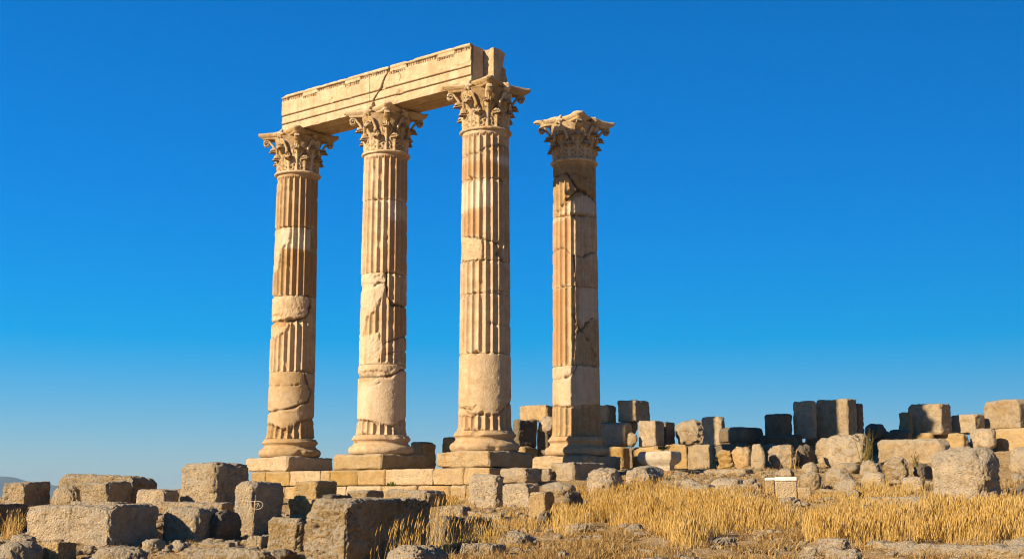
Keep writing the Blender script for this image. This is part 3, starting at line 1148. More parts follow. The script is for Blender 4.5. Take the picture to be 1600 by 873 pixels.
# ---- far left group
stone(SB, 'squat pitted block at the far left edge, in front of the distant mountain', 3, 81, 752, 793, 25, .45, 1, group=GL, chips=[(-1, 0, 1, .12), (.7, -.6, .7, .1)])
stone(SB, 'long flat-topped grey block at the back left, behind two others against the sky', 90, 245, 741, 793, 25.6, .74, 1, group=GL, chips=[(-1, 0, 1, .08)])
stone(SB, 'rough block with a shaded right side, set before the long flat-topped block', 127, 206, 752, 793, 24.6, .55, 1, group=GL)
stone(RK, 'pitted low stone wedged left of the rough block under the long flat-topped block', 76, 132, 758, 794, 24.9, .7, 1, group=GL)
stone(SB, 'low half-buried block between the long flat block and the tall pitted cube', 213, 279, 764, 794, 24.3, .66, 1, group=GL, chips=[(.7, -.6, .7, .14)])
stone(SB, 'tall pitted cube with a chamfered front edge, left of the first column', 278, 393, 722, 791, 24.6, .5, 1, group=GL, chips=[(.55, -.55, .75, .12), (-1, 0, .8, .1), (1, .4, .8, .06)], r=.09)
stone(SB, 'rounded upright block leaning beside the white scroll marker', 363, 446, 753, 842, 21.5, .40, 1, group=GL, chips=[(-1, 0, .7, .14), (1, .5, .8, .12)], r=.08)
stone(SB, 'long heavy block with a vertical crack, lying at the lower left', 39, 251, 789, 853, 19, .62, 1, group=GL, chips=[(.6, -.6, .75, .13), (-1, -.1, -.6, .08), (-1, 0, .3, .05)], crack=[(.54, 0, .54, 1, .022, .035)], r=.06)
stone(SL, 'thin slab showing just above the long cracked block', 111, 201, 784, 794, 21.2, .8, 1, group=GL)
stone(SB, 'rounded grey block with a shaded right side, right of the long cracked block', 250, 345, 792, 848, 20.2, .62, 1, group=GL, chips=[(-1, 0, .8, .1), (.7, -.6, .6, .16)], r=.12)
stone(BO, 'dark rounded lump touching the right end of the rounded grey block', 318, 384, 795, 846, 20.4, .35, 1, group=GL, mat='dark')
stone(SL, 'flat slab below the tall pitted cube', 238, 366, 784, 799, 22.4, .85, 1, group=GL)
stone(SB, 'dark shaded block behind the dry tuft at the left edge', -30, 45, 787, 840, 20.6, .30, 1, group=GL, mat='dark')
stone(RK, 'small flat stone under the dry tuft at the left edge', 10, 56, 832, 850, 18.6, .6, 1, group=GL)
stone(SB, 'golden broken block at the bottom left below the cracked block', 62, 118, 846, 886, 17.4, .48, 1, mat='gold', group=GL)
stone(RK, 'grey rock cut by the bottom left corner of the view', -24, 76, 847, 890, 16.8, .6, 1, group=GL)
stone(BO, 'rounded flat boulder at the bottom edge below the long cracked block', 117, 248, 856, 894, 16.6, .7, 1, group=GL)
stone(SL, 'broad worn slab along the bottom edge left of the big dark block', 272, 472, 855, 890, 15.8, .72, 1, group=GL, r=.1, top=(.1, .1))
stone(SB, 'pale block tucked behind the left end of the big dark block', 450, 500, 778, 812, 22.5, .75, 1, group=GF, mat='gold')
stone(SB, 'rounded pitted block against the lower left of the big dark block', 411, 478, 809, 860, 17.6, .80, 1, group=GF, r=.1, chips=[(-1, 0, .6, .1)])
stone(SB, 'golden block with a dark shaded right face, below the first column', 458, 529, 751, 784, 26.2, .53, 1, group=GF, mat='gold', chips=[(-1, 0, 1, .12)])
stone(SB, 'biggest foreground block with a broad dark shaded face', 471, 691, 778, 890, 15, .315, 1, rel=38, group=GF, chips=[(-.6, -.6, .8, .08), (.3, -.9, .75, .10), (-1, -.2, .55, .17)], r=.05, pit=1.3)
stone(SL, 'rounded rock cut by the bottom edge right of the biggest block', 594, 712, 853, 892, 13.6, .5, 1, cat='rock', group=GF, r=.15, chips=[(-1, 0, .8, .2), (1, 0, .8, .24)])
stone(SB, 'low block with a dark right half, left one of two before the platform', 540, 602, 766, 790, 26.6, .52, 1, group=GF)
stone(SB, 'longer low block with a rounded end before the platform, behind the biggest block', 598, 702, 765, 793, 26.2, .66, 1, group=GF, r=.1)
stone(SB, 'thin dark stone lying between the golden block and the low blocks', 500, 545, 772, 786, 26.0, .4, 1, mat='dark', group=GF)
# ---- middle group below the third and fourth column
stone(SB, 'upright rounded pale block standing before the platform under the third column', 727, 790, 738, 797, 26.6, .77, 1, group=GF, r=.1, chips=[(-1, 0, .8, .14), (1, .2, .8, .06)])
stone(SB, 'oblong block below the step of the third column, with a shaded end', 779, 846, 730, 754, 28.0, .64, 0, group=GF)
gp(812, 754, 28.0)
stone(SB, 'pale block in front of the fourth column with a long shaded side', 859, 952, 722, 747, 28.8, .40, 1, rel=40, group=GF)
stone(SB, 'small lit stone left of the pale block under the fourth column', 844, 862, 731, 748, 29.0, .8, 1, group=GF)
stone(SB, 'broad stepped block right of the upright rounded pale block', 784, 846, 755, 797, 25.6, .70, 1, group=GF, chips=[(.9, -.3, .7, .18)])
stone(RK, 'low worn rock behind the broad stepped block', 838, 912, 753, 774, 25.9, .7, 1, group=GF)
stone(RK, 'dark shaded rock among the straw right of the whitish block', 876, 916, 764, 790, 23.6, .3, 1, mat='dark', group=GF)
stone(SB, 'whitish smooth block half sunk in the straw', 826, 869, 768, 816, 22.4, .62, 1, group=GF, mat='platform', amp=.6, pit=.4, chips=[(-1, 0, .8, .14)])
stone(RK, 'dark rough rock at the foot of the whitish block', 833, 878, 798, 826, 20.6, .4, 1, mat='dark', group=GF)
stone(SL, 'flat pale slab in the soil below the upright rounded block', 728, 802, 797, 816, 21.8, .75, 1, group=GF, top=(.2, .1))
stone(SB, 'wide block with a dark front behind dry stalks, right of the biggest block', 676, 778, 807, 850, 18.2, .22, 1, rel=40, mat='dark', group=GF, r=.08, chips=[(1, 0, .8, .12)])
stone(SL, 'low grey slab just behind the wide block with the dark front', 684, 736, 790, 806, 23, .7, 1, group=GF)
stone(BO, 'big rounded rock sloping left, below the fourth column', 904, 984, 728, 772, 26.4, .62, 1, group=GF, chips=[(-1, 0, .8, .28)])
stone(BO, 'grey rock with a dark shaded right end, right of the sloping rounded rock', 970, 1050, 727, 758, 27.6, .5, 1, group=GF, chips=[(1, 0, .8, .22)])
stone(RK, 'small jagged ledge rock in the brown soil near the middle bottom', 770, 850, 832, 856, 16.5, .6, 1, group=GF)
stone(RK, 'dark little rock cut by the bottom edge in the brown soil', 860, 902, 856, 884, 14, .55, 1, group=GF)
# ---- back wall, between and right of the columns
stone(SB, 'block behind the platform, seen between the second and third columns, left one', 640, 682, 689, 740, 36, .45, 0, mat='gold', group=GW)
stone(SB, 'small block seen just left of the third column base', 690, 712, 682, 740, 36.5, .8, 0, mat='gold', group=GW)
stone(SB, 'topmost golden block left of the fourth column, behind it', 811, 874, 632, 656, 41.2, .70, 0, mat='gold', group=GW)
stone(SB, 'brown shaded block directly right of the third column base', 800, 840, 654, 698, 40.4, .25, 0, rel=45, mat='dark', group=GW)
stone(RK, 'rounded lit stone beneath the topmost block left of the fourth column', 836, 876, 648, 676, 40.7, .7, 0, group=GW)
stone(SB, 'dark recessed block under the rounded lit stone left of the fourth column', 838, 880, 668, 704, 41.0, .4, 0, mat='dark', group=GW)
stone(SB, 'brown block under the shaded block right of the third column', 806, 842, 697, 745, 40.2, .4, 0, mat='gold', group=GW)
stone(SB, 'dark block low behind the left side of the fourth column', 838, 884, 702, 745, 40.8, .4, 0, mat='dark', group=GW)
stone(SB, 'upper block peeking out right of the fourth column', 930, 964, 632, 661, 40.8, .6, 0, mat='gold', group=GW)
stone(SB, 'big cube on top of the wall right of the fourth column', 964, 1016, 624, 658, 40.4, .55, 0, group=GW, chips=[(.7, -.6, .7, .08)])
stone(SB, 'chipped block under the peeking block right of the fourth column', 930, 990, 659, 697, 40.2, .75, 0, group=GW, chips=[(1, -.3, .6, .12)], r=.09)
stone(RK, 'small stone squeezed under the big cube', 978, 999, 657, 678, 40.7, .7, 0, group=GW)
stone(RK, 'rounded small stone low between two blocks under the big cube', 974, 999, 675, 697, 40.1, .7, 0, group=GW)
stone(SB, 'upright square block right below the big cube', 997, 1039, 656, 697, 40.0, .66, 0, group=GW, amp=.7)
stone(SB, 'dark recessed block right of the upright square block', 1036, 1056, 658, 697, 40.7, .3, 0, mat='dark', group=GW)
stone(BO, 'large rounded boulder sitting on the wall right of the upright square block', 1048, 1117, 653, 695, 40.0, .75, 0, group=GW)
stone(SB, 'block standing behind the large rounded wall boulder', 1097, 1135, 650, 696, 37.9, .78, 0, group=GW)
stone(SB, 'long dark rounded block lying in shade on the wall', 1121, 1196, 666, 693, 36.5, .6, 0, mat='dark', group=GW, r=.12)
stone(SB, 'golden foundation block at the right foot of the fourth column', 925, 986, 697, 732, 39.6, .8, 1, mat='gold', group=GW)
stone(SB, 'golden foundation block behind the carved fragment', 986, 1041, 697, 733, 39.7, .85, 1, mat='gold', group=GW, chips=[(.8, -.2, .8, .14)])
stone(SB, 'lit foundation block between the carved fragment and the dark one', 1039, 1076, 693, 733, 39.6, .94, 1, mat='gold', group=GW)
stone(SB, 'foundation block right of the lit foundation block, beneath the large wall boulder', 1075, 1120, 693, 733, 36.3, .94, 1, mat='block', group=GW)
stone(SB, 'shaded foundation block behind the three huddled boulders', 1119, 1172, 692, 735, 36.1, .9, 1, mat='dark', group=GW)
stone(SB, 'foundation block half hidden left of the two-part boulder', 1171, 1215, 693, 735, 36.3, .9, 1, mat='block', group=GW)
# ---- upper right wall
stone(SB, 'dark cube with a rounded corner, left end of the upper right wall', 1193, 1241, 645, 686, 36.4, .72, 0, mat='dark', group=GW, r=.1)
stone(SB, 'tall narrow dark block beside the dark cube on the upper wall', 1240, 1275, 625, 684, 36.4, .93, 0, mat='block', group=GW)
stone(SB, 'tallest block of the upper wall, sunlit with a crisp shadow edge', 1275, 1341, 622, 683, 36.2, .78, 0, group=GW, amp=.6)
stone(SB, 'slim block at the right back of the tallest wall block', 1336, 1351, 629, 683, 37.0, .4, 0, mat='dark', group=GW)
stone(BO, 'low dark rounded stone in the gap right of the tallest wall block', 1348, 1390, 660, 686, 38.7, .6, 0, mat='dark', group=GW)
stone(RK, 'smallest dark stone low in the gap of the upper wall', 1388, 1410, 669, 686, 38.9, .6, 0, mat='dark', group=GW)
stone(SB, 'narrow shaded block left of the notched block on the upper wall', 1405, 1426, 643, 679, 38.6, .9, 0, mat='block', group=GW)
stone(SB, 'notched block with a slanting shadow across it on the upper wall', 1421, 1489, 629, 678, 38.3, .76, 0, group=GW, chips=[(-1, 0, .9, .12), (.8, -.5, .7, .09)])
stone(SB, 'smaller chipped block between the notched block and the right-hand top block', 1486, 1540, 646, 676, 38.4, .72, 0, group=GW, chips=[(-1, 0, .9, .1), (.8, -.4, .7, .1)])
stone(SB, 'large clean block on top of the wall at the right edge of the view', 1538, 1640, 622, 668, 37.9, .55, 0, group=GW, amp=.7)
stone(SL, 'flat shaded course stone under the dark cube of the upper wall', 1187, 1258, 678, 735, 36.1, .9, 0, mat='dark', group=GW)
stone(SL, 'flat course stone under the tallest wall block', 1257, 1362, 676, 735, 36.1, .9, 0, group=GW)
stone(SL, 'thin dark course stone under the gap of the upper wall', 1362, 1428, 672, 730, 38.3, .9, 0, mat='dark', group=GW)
stone(SL, 'thin orange course stone under the notched block', 1424, 1462, 676, 720, 38.1, .9, 0, mat='gold', group=GW)
stone(SL, 'dusty course stone under the smaller chipped block', 1454, 1516, 675, 720, 38.0, .85, 0, mat='gold', group=GW)
stone(SB, 'rounded double stone below and left of the right-hand top block', 1515, 1560, 668, 700, 37.7, .75, 0, group=GW, r=.12)
stone(SB, 'smooth orange block under the right-hand top block', 1556, 1640, 667, 712, 37.6, .7, 0, mat='gold', group=GW, amp=.5, pit=.3)
# ---- boulders below the wall
stone(BO, 'leftmost of the three huddled boulders, low and sloping', 1116, 1154, 701, 731, 33.2, .75, 1, group=GR, mat='gold')
stone(BO, 'middle of the three huddled boulders, with an overhang', 1140, 1180, 694, 733, 33.0, .75, 1, group=GR, mat='gold')
stone(BO, 'rightmost of the three huddled boulders, upright and rounded', 1168, 1199, 693, 732, 32.8, .8, 1, group=GR)
stone(BO, 'two-part boulder with a dark right side, right of the three huddled boulders', 1193, 1256, 690, 731, 33.0, .72, 1, group=GR)
stone(BO, 'dark lump joined to the right of the two-part boulder', 1240, 1278, 692, 729, 33.6, .4, 1, mat='dark', group=GR)
stone(BO, 'stone leaning behind the left shoulder of the large smooth boulder', 1270, 1312, 683, 722, 35.4, .7, 1, group=GR)
stone(BO, 'large smooth lit boulder with a diagonal crack, below the tallest wall block', 1280, 1364, 676, 731, 33.4, .78, 1, group=GR, crack=[(.3, .2, .9, .9, .03, .03)])
stone(SB, 'long horizontal block right of the large smooth boulder', 1370, 1488, 683, 720, 33.4, .88, 1, group=GR, r=.1, mat='block')
stone(BO, 'upper left rock of the leaning pile beside the great boulder', 1338, 1386, 717, 746, 29.4, .7, 1, group=GR)
stone(BO, 'lower left rock of the leaning pile beside the great boulder', 1341, 1390, 734, 764, 27.8, .75, 1, group=GR)
stone(BO, 'round-ended block propped on the leaning pile', 1379, 1428, 711, 754, 28.2, .78, 1, group=GR, mat='block')
stone(SB, 'small squarish stone at the foot of the leaning pile', 1409, 1448, 745, 771, 26.4, .8, 1, group=GR, r=.06)
stone(RK, 'dark stone in shade against the left side of the great boulder', 1424, 1462, 722, 750, 28.5, .4, 1, mat='dark', group=GR)
stone(SB, 'great boulder-like block at the right, largest stone on that side', 1449, 1578, 694, 796, 21, .70, 1, group=GR, r=.3, amp=1.4, chips=[(-1, 0, -.45, .16), (-.8, -.6, -.5, .1), (.75, -.5, .8, .08), (1, .3, .8, .08), (-1, 0, .9, .07)], nchip=4)
stone(BO, 'rounded boulder at the right edge behind the great boulder', 1572, 1640, 694, 738, 29, .7, 1, group=GR)
stone(RK, 'dark rock at the right edge in the straw', 1578, 1640, 752, 790, 23, .3, 1, mat='dark', group=GR)
stone(RK, 'flat rock right of the white-topped pedestal', 1284, 1338, 730, 764, 28.4, .72, 1, group=GR)
stone(RK, 'pitted rock directly behind the white-topped pedestal', 1246, 1290, 735, 762, 27, .68, 1, group=GR)
stone(SL, 'low ledge slab between the pedestal and the leaning pile', 1276, 1352, 762, 780, 24.4, .85, 1, group=GR, top=(.1, .3))
stone(SL, 'low pale slab in the straw left of the great boulder', 1348, 1460, 773, 792, 22.2, .9, 1, group=GR, top=(.1, .2))
stone(SL, 'long sunken slab in the straw before the great boulder', 1412, 1640, 788, 806, 19.6, .95, 1, rel=25, group=GR)
stone(RK, 'grass-grown rock hump in front of the white-topped pedestal', 1205, 1268, 775, 802, 22.2, .55, 1, group=GR)
stone(RK, 'ledge rock in the slope below the three huddled boulders', 1100, 1175, 745, 770, 27.8, .7, 1, group=GR)
stone(RK, 'long flat ledge rock in the slope right of the fourth column', 1010, 1110, 748, 770, 27.2, .8, 1, group=GR)
stone(RK, 'jagged rock in the slope just left of the low white-capped stub', 1152, 1196, 746, 766, 26.6, .6, 1, group=GR)
stone(RK, 'small rock in the slope above the straw, below the carved fragment', 1040, 1082, 738, 754, 30.2, .65, 1, group=GR)
stone(RK, 'broken rock in the slope under the two-part boulder', 1206, 1246, 732, 746, 30.6, .7, 1, group=GR)
stone(SL, 'flat shelf of rock in the slope under the huddled boulders', 1090, 1180, 733, 744, 31.4, .8, 1, group=GR)
stone(RK, 'lone rock showing through the tall straw left of the pedestal', 1118, 1160, 770, 788, 23.8, .55, 1, group=GR)
stone(RK, 'pale rock on the brown soil at the foot of the middle straw', 905, 948, 800, 818, 20.4, .6, 1, group=GF)
stone(RK, 'two-toned rock on the brown soil near the bottom centre', 968, 1020, 822, 842, 17.2, .55, 1, group=GF)
stone(RK, 'flat rock half covered by dry litter at the bottom centre', 1096, 1160, 838, 856, 15.6, .7, 1, group=GF)
stone(RK, 'small rock on the soil below the rounded grey block', 258, 300, 846, 862, 18.4, .6, 1, group=GL)
stone(RK, 'angular rock at the foot of the rounded upright block', 344, 384, 842, 858, 18.8, .6, 1, group=GL)
stone(RK, 'low rock on the soil left of the biggest foreground block', 424, 468, 858, 876, 15.9, .5, 1, mat='dark', group=GF)
stone(SL, 'flat stone on the soil between the rounded grey block and the bottom slab', 300, 372, 848, 862, 17.8, .8, 1, group=GL)
stone(RK, 'stub of rock between the long cracked block and the bottom left corner', 16, 62, 838, 856, 17.9, .6, 1, group=GL)
stone(SB, 'long shaded stone course glimpsed through gaps behind the ruined wall', 880, 1420, 686, 745, 43, .97, 0, rel=20, mat='dark', group=GW)
stone(RK, 'broad grey rock right of the dark rough rock at the foot of the whitish block', 880, 925, 814, 834, 18.6, .6, 1, group=GF)
stone(RK, 'sharp rock in the bare soil right of the wide block with the dark front', 786, 824, 826, 846, 17.6, .55, 1, group=GF)
stone(SL, 'worn slab in the soil below the wide block with the dark front', 716, 792, 850, 866, 15.2, .7, 1, group=GF)
stone(RK, 'large ledge rock in the slope behind the lone straw rock', 1060, 1130, 754, 778, 25.4, .7, 1, group=GR)
stone(RK, 'crumbling rock between the ledge slab and the flat rock by the pedestal', 1300, 1352, 748, 768, 25.8, .65, 1, group=GR)
stone(RK, 'chunky rock in the slope just below the large smooth boulder', 1296, 1350, 722, 742, 31.2, .7, 1, group=GR)
stone(RK, 'small rock before the dark lump of the two-part boulder', 1250, 1284, 722, 738, 31.6, .6, 1, group=GR)
stone(RK, 'low rock at the left foot of the great boulder', 1420, 1462, 772, 794, 20.8, .6, 1, group=GR)
stone(RK, 'rock on the slope between the great boulder and the right edge', 1574, 1618, 738, 758, 26.4, .6, 1, group=GR)
stone(SB, 'tilted broken block on the soil left of the biggest foreground block', 384, 424, 838, 858, 18.2, .6, 1, group=GF)
stone(RK, 'squat rock before the shaded side of the long cracked block', 216, 262, 842, 858, 18.2, .6, 1, group=GL)
# ---- bottom right
stone(SL, 'topmost flat stone of the pale heap at the bottom right', 1274, 1332, 841, 862, 14.4, .75, 1, group=GR, r=.06)
stone(RK, 'left stone of the pale heap at the bottom right', 1241, 1289, 853, 886, 13.6, .75, 1, group=GR)
stone(SB, 'right stone of the pale heap at the bottom right', 1285, 1346, 857, 888, 13.4, .85, 1, group=GR, r=.08)
stone(SL, 'long pale pitted slab along the bottom right edge', 1340, 1640, 852, 890, 13.4, .95, 1, rel=18, group=GR, r=.07)
stone(BO, 'smooth rounded rock on the right end of the long pale slab', 1552, 1650, 843, 876, 14.0, .7, 1, group=GR)

# carved fragment: cornice-like block with an undercut foot
stone('carved_fragment', 'white carved cornice fragment with an undercut foot, lying right of the fourth column', 994, 1066, 704, 732, 31.6, .76, 1, mat='pale',
      cat='carved fragment', amp=.3, pit=.7, r=.02, prof=([0, .40, .42, .55, .60, .88, .92, 1], [.62, .52, .30, .12, .0, .0, .06, .08]), nchip=0, chips=[(-1, 0, .25, .10)])

# ------------------------------------------------------------------ white-topped pedestal, low post, marker
def simple_box(name, a, b, h, mat, parent=None, loc=(0, 0, 0), seed=1, amp=.25, pit=.2, r=.012, edge=.02):
    P, Q, cav = stone_geo(a, b, h, edge, seed, r=r, nchip=1, chipmax=.03, amp=amp, pit=pit)
    return obj(name, mesh_np(name, P, [Q], True, dict(cav=cav)), mat, parent, loc)


p = at(1232, 780, 25)
w = (1248.5 - 1216) / F * 25
hp = at(1232, 751, 25).z - p.z
ped = obj('pedestal', None, None, None, (p.x, p.y + .16, p.z - .1), -rad(13))
tag(ped, 'squat smooth stone pedestal with a bright white cap, in the dry grass', 'pedestal')
simple_box('post', w, .32, hp + .1, M['platform'], ped, (0, 0, 0), 71)
simple_box('cap', w + .02, .36, .075, M['white'], ped, (0, 0, hp + .102), 72, .25, .15)
GP.append((p.x, p.y, p.z, 1))
p = at(1205, 757, 25.6)
ped2 = obj('low_plinth', None, None, None, (p.x, p.y + .12, p.z - .25), -rad(13))
tag(ped2, 'low white-capped stone stub just left of the taller pedestal', 'stone post')
w = (1212.5 - 1198) / F * 25.6
simple_box('post', w, .26, .33, M['gold'], ped2, (0, 0, 0), 73)
simple_box('cap', w + .01, .28, .06, M['white'], ped2, (0, 0, .332), 74, .25, .15)
p = at(1260, 784, 24.6)
w = (1270 - 1250) / F * 24.6
lp = simple_box('stone_post', w, .24, at(1260, 761, 24.6).z - p.z + .1, M['platform'], None, (p.x, p.y + .12, p.z - .1), 75, .4, .3)
lp.rotation_euler = (0, 0, -rad(13))
tag(lp, 'short bare stone post standing right of the white-capped pedestal', 'stone post')
GP.append((p.x, p.y, p.z, 1))

YM = 20.55
mb = at(391.5, 846, YM)
mk = obj('scroll_marker', None, None, None, mb)
tag(mk, 'small wooden stake carrying a white scroll-shaped frame, beside a rounded block', 'marker')


def mpt(u, v, dy=0):
    q = at(u, v, YM) - mb
    return (q.x, q.y + dy, q.z)


def tube(name, pts, r, mat, parent, k=7):
    path = []
    for a, b in zip(pts[:-1], pts[1:]):
        for t in np.linspace(0, 1, 5)[:-1]:
            path.append(np.array(a) * (1 - t) + np.array(b) * t)
    path.append(np.array(pts[-1]))
    V, f = tube_np(path, r, k, up=(0, 1, .001))
    return obj(name, mesh_np(name, V, f, True, dict(cav=np.zeros(len(V)))), mat, parent)


tube('stake', [mpt(391, 850), mpt(394, 825), mpt(398, 795), mpt(398.5, 783)], .009, M['wood'], mk)
M['chalk'] = flat_mat('dusty_white_paint', (.60, .54, .44), .85, 60, .4)
fr_ = tube('frame', [mpt(386, 783), mpt(389, 782.5), mpt(404, 782.5), mpt(409, 784), mpt(411, 788), mpt(409, 792.5), mpt(404, 795), mpt(396, 794.5), mpt(390, 794)], .0048, M['chalk'], mk)
tube('bar', [mpt(397.5, 782.5), mpt(397, 794.5)], .0045, M['chalk'], fr_)
tube('bar', [mpt(401, 793), mpt(404, 786), mpt(406, 791)], .0045, M['chalk'], fr_)
tube('bar', [mpt(398, 788), mpt(405, 785)], .005, M['chalk'], fr_)
tube('bar', [mpt(388, 783), mpt(387.5, 791)], .005, M['chalk'], fr_)

# ------------------------------------------------------------------ ground
for u, v, Y in [(600, 905, 13), (350, 905, 14), (100, 900, 15), (20, 880, 16), (400, 846, 20), (720, 862, 16), (700, 880, 13.5), (800, 862, 15), (800, 880, 13),
                (750, 792, 27.5), (640, 790, 29), (560, 790, 29.6), (470, 792, 29.5), (430, 792, 28), (850, 828, 19), (900, 810, 21), (950, 800, 21), (1000, 800, 21),
                (1050, 790, 22), (1100, 785, 23), (1000, 830, 17), (1000, 860, 14.5), (1100, 830, 17), (1100, 860, 14.5), (1150, 790, 22), (1180, 765, 25.5), (1130, 742, 30.5),
                (1050, 745, 30), (1080, 734, 33), (1160, 738, 33), (1230, 738, 32), (1200, 830, 17), (1200, 860, 14.8), (1300, 835, 15.5), (1300, 800, 20), (1400, 800, 19.5),
                (1400, 850, 14.6), (1500, 850, 14.6), (1590, 845, 15), (1500, 806, 18.5), (1300, 735, 31.5), (1400, 722, 33), (1520, 730, 30.5), (1590, 745, 27), (1640, 800, 19),
                (1300, 700, 39.2), (1450, 698, 39.2), (1580, 705, 38.8), (1230, 735, 39), (1000, 733, 37.5), (880, 745, 37), (960, 735, 35), (980, 745, 31.5),
                (760, 745, 37), (640, 742, 37), (540, 746, 37), (430, 752, 37), (300, 778, 29), (150, 778, 29), (0, 778, 29), (1300, 690, 42), (1500, 690, 42), (1100, 730, 41)]:
    gp(u, v, Y)
GP += [(0, 0, -1.6, 2), (-4, 6, -1.35, 1), (4, 6, -1.3, 1), (0, 9, -1.15, 1), (-4, 11, -1.05, 1), (4, 10.5, -1.0, 1), (8, 12, -.9, 1)]
GPA = np.array(GP)


def gh(X, Y, rough=True):
    X = np.asarray(X, float)
    Y = np.asarray(Y, float)
    num = np.zeros(X.shape)
    den = np.zeros(X.shape)
    for x, y, z, w in GPA:
        d2 = (X - x) ** 2 + ((Y - y) * .8) ** 2
        k = w / (d2 + .25) ** 1.7
        num += k * z
        den += k
    k = 1 / 400.0 ** 1.7 * 40
    z = num / den
    # the hill top falls away on every side to a far plain
    ex = np.maximum(0, np.hypot((X - 2) / 26, (Y - 26) / 26) - 1) * 26
    bx = np.maximum(0, Y - 44) + np.maximum(0, -13 - X) * .9
    z = z - .16 * np.minimum(ex, 30) - .25 * np.minimum(bx, 20)
    fall = sst(15, 900, ex)
    z = z * (1 - fall) - 140 * fall
    if rough:
        P = np.stack([X.ravel(), Y.ravel(), np.zeros(X.size)], 1)
        near = (1 - sst(10, 40, ex)).ravel()
        n = .05 * fbm(P * 1.1, 7, 3) + .035 * fbm(P * 4.5, 8, 3) + .03 * np.abs(vn(P * 9, 9))
        n = n - .02
        z = z + (n * near).reshape(X.shape)
    return z


def axis(lo, hi, step, far, growth=1.13):
    a = list(np.arange(lo, hi, step))
    s = step
    left = []
    x = lo
    while x > -far:
        s *= growth
        x -= s
        left.append(x)
    s = step
    right = []
    x = a[-1]
    while x < far:
        s *= growth
        x += s
        right.append(x)
    return np.array(left[::-1] + a + right)


ax_ = axis(-11, 17, .075, 11000)
ay_ = axis(10.5, 41, .085, 11000)
XX, YY = np.meshgrid(ax_, ay_)
ZZ = gh(XX, YY)
V = np.stack([XX.ravel(), YY.ravel(), ZZ.ravel()], 1)
g = obj('ground', mesh_np('ground', V, [grid_faces(len(ax_), len(ay_))], True), M['ground'])
g['kind'] = 'structure'

# ------------------------------------------------------------------ far mountain
def mountain():
    n, m = 160, 40
    yb = 9000.0
    us = np.linspace(-700, 620, n)
    X, Yq, Z = [], [], []
    prof_u = [-700, -420, -200, -60, 0, 15, 30, 45, 62, 120, 300, 620]
    prof_v = [768, 745, 735, 741, 743, 743, 745, 750, 753, 762, 772, 776]
    for j in range(m):
        t = j / (m - 1) * 2 - 1
        for i in range(n):
            u = us[i]
            ph = at(u, np.interp(u, prof_u, prof_v), yb).z
            X.append((u - U0) / F * yb)
            Yq.append(yb + t * 1500)
            k = max(0.0, 1 - abs(t)) ** .8
            Z.append(-140 + (ph + 140) * k)
    V = np.stack([X, Yq, Z], 1)
    V[:, 2] += 10 * fbm(V * np.array([.002, .002, 0]), 4, 4) * (V[:, 2] > -120)
    o = obj('mountain', mesh_np('mountain', V, [grid_faces(n, m)], True), flat_mat('mountain_scrub', (.12, .12, .07), .95, .004, .4, 1.0))
    o['kind'] = 'structure'
    return o


mountain()

# ------------------------------------------------------------------ grass
rg = np.random.default_rng(11)


def blades(bx, by, bz, hgt, wid, lean, seg=3, rn=None, bend=.5):
    """tapered bent blades -> V, faces, rnd attribute"""
    n = len(bx)
    yaw = rg.uniform(0, 2 * math.pi, n)
    ld = rg.uniform(0, 2 * math.pi, n)
    lx = np.cos(ld) * lean + .06
    ly = np.sin(ld) * lean
    Vs = []
    for k in range(seg + 1):
        t = k / seg
        cx = bx + hgt * (lx * t + bend * lx * t * t)
        cy = by + hgt * (ly * t + bend * ly * t * t)
        cz = bz + hgt * (t - .25 * lean * t * t)
        w = wid * (1 - .85 * t ** 1.5) * .5
        dx, dy = np.cos(yaw) * w, np.sin(yaw) * w
        Vs.append(np.stack([cx - dx, cy - dy, cz], 1))
        Vs.append(np.stack([cx + dx, cy + dy, cz], 1))
    V = np.stack(Vs, 1)      # n, 2(seg+1), 3
    m = 2 * (seg + 1)
    base = np.arange(n)[:, None] * m
    f = np.concatenate([base + np.array([[2 * k, 2 * k + 1, 2 * k + 3, 2 * k + 2]]) for k in range(seg)])
    r = rg.random(n) if rn is None else rn
    return V.reshape(-1, 3), f, np.repeat(r, m), V[:, -1, :]


def heads(tip, ln, wd, rn):
    """spindle shaped seed heads on the stalk tips"""
    n = len(tip)
    Vs = []
    for z, w in ((-.5, .15), (-.15, 1), (.2, .8), (.6, .1)):
        for a in (0, 2.1, 4.2):
            Vs.append(tip + np.stack([np.cos(a) * wd * w * .5 + z * ln * .25, np.sin(a) * wd * w * .5, z * ln], 1))
    V = np.stack(Vs, 1)
    base = np.arange(n)[:, None] * 12
    fs = []
    for k in range(3):
        for a in range(3):
            b = (a + 1) % 3
            fs.append(base + np.array([[k * 3 + a, k * 3 + b, k * 3 + 3 + b, k * 3 + 3 + a]]))
    return V.reshape(-1, 3), np.concatenate(fs), np.repeat(rn, 12)


def scatter(poly, Yr, n, soft=10):
    """random ground points whose foot lies in a patch outlined on the slope"""
    us = [q[0] for q in poly]
    Yl, Yh = Yr
    xs, ys, zs = [], [], []
    got = 0
    for _ in range(30):
        k = n * 2
        Yq = rg.uniform(Yl, Yh, k)
        u = rg.uniform(min(us) - soft, max(us) + soft, k)
        X = (u - U0) / F * (Yq * cp)
        Z = gh(X, Yq, False)
        uu, vv = proj(X, Yq, Z)
        ok = in_poly(uu + rg.normal(0, soft, k), vv + rg.normal(0, soft * .35, k), poly)
        cl = fbm(np.stack([X * 2.3, Yq * 1.6, X * 0], 1), 5, 2)
        ok &= rg.random(k) < np.clip(.38 + 3.2 * cl, .015, 1)
        xs.append(X[ok])
        ys.append(Yq[ok])
        got += ok.sum()
        if got >= n:
            break
    X = np.concatenate(xs)[:n]
    Yq = np.concatenate(ys)[:n]
    return X, Yq, gh(X, Yq)


GR_V, GR_F, GR_R, off = [], [], [], 0


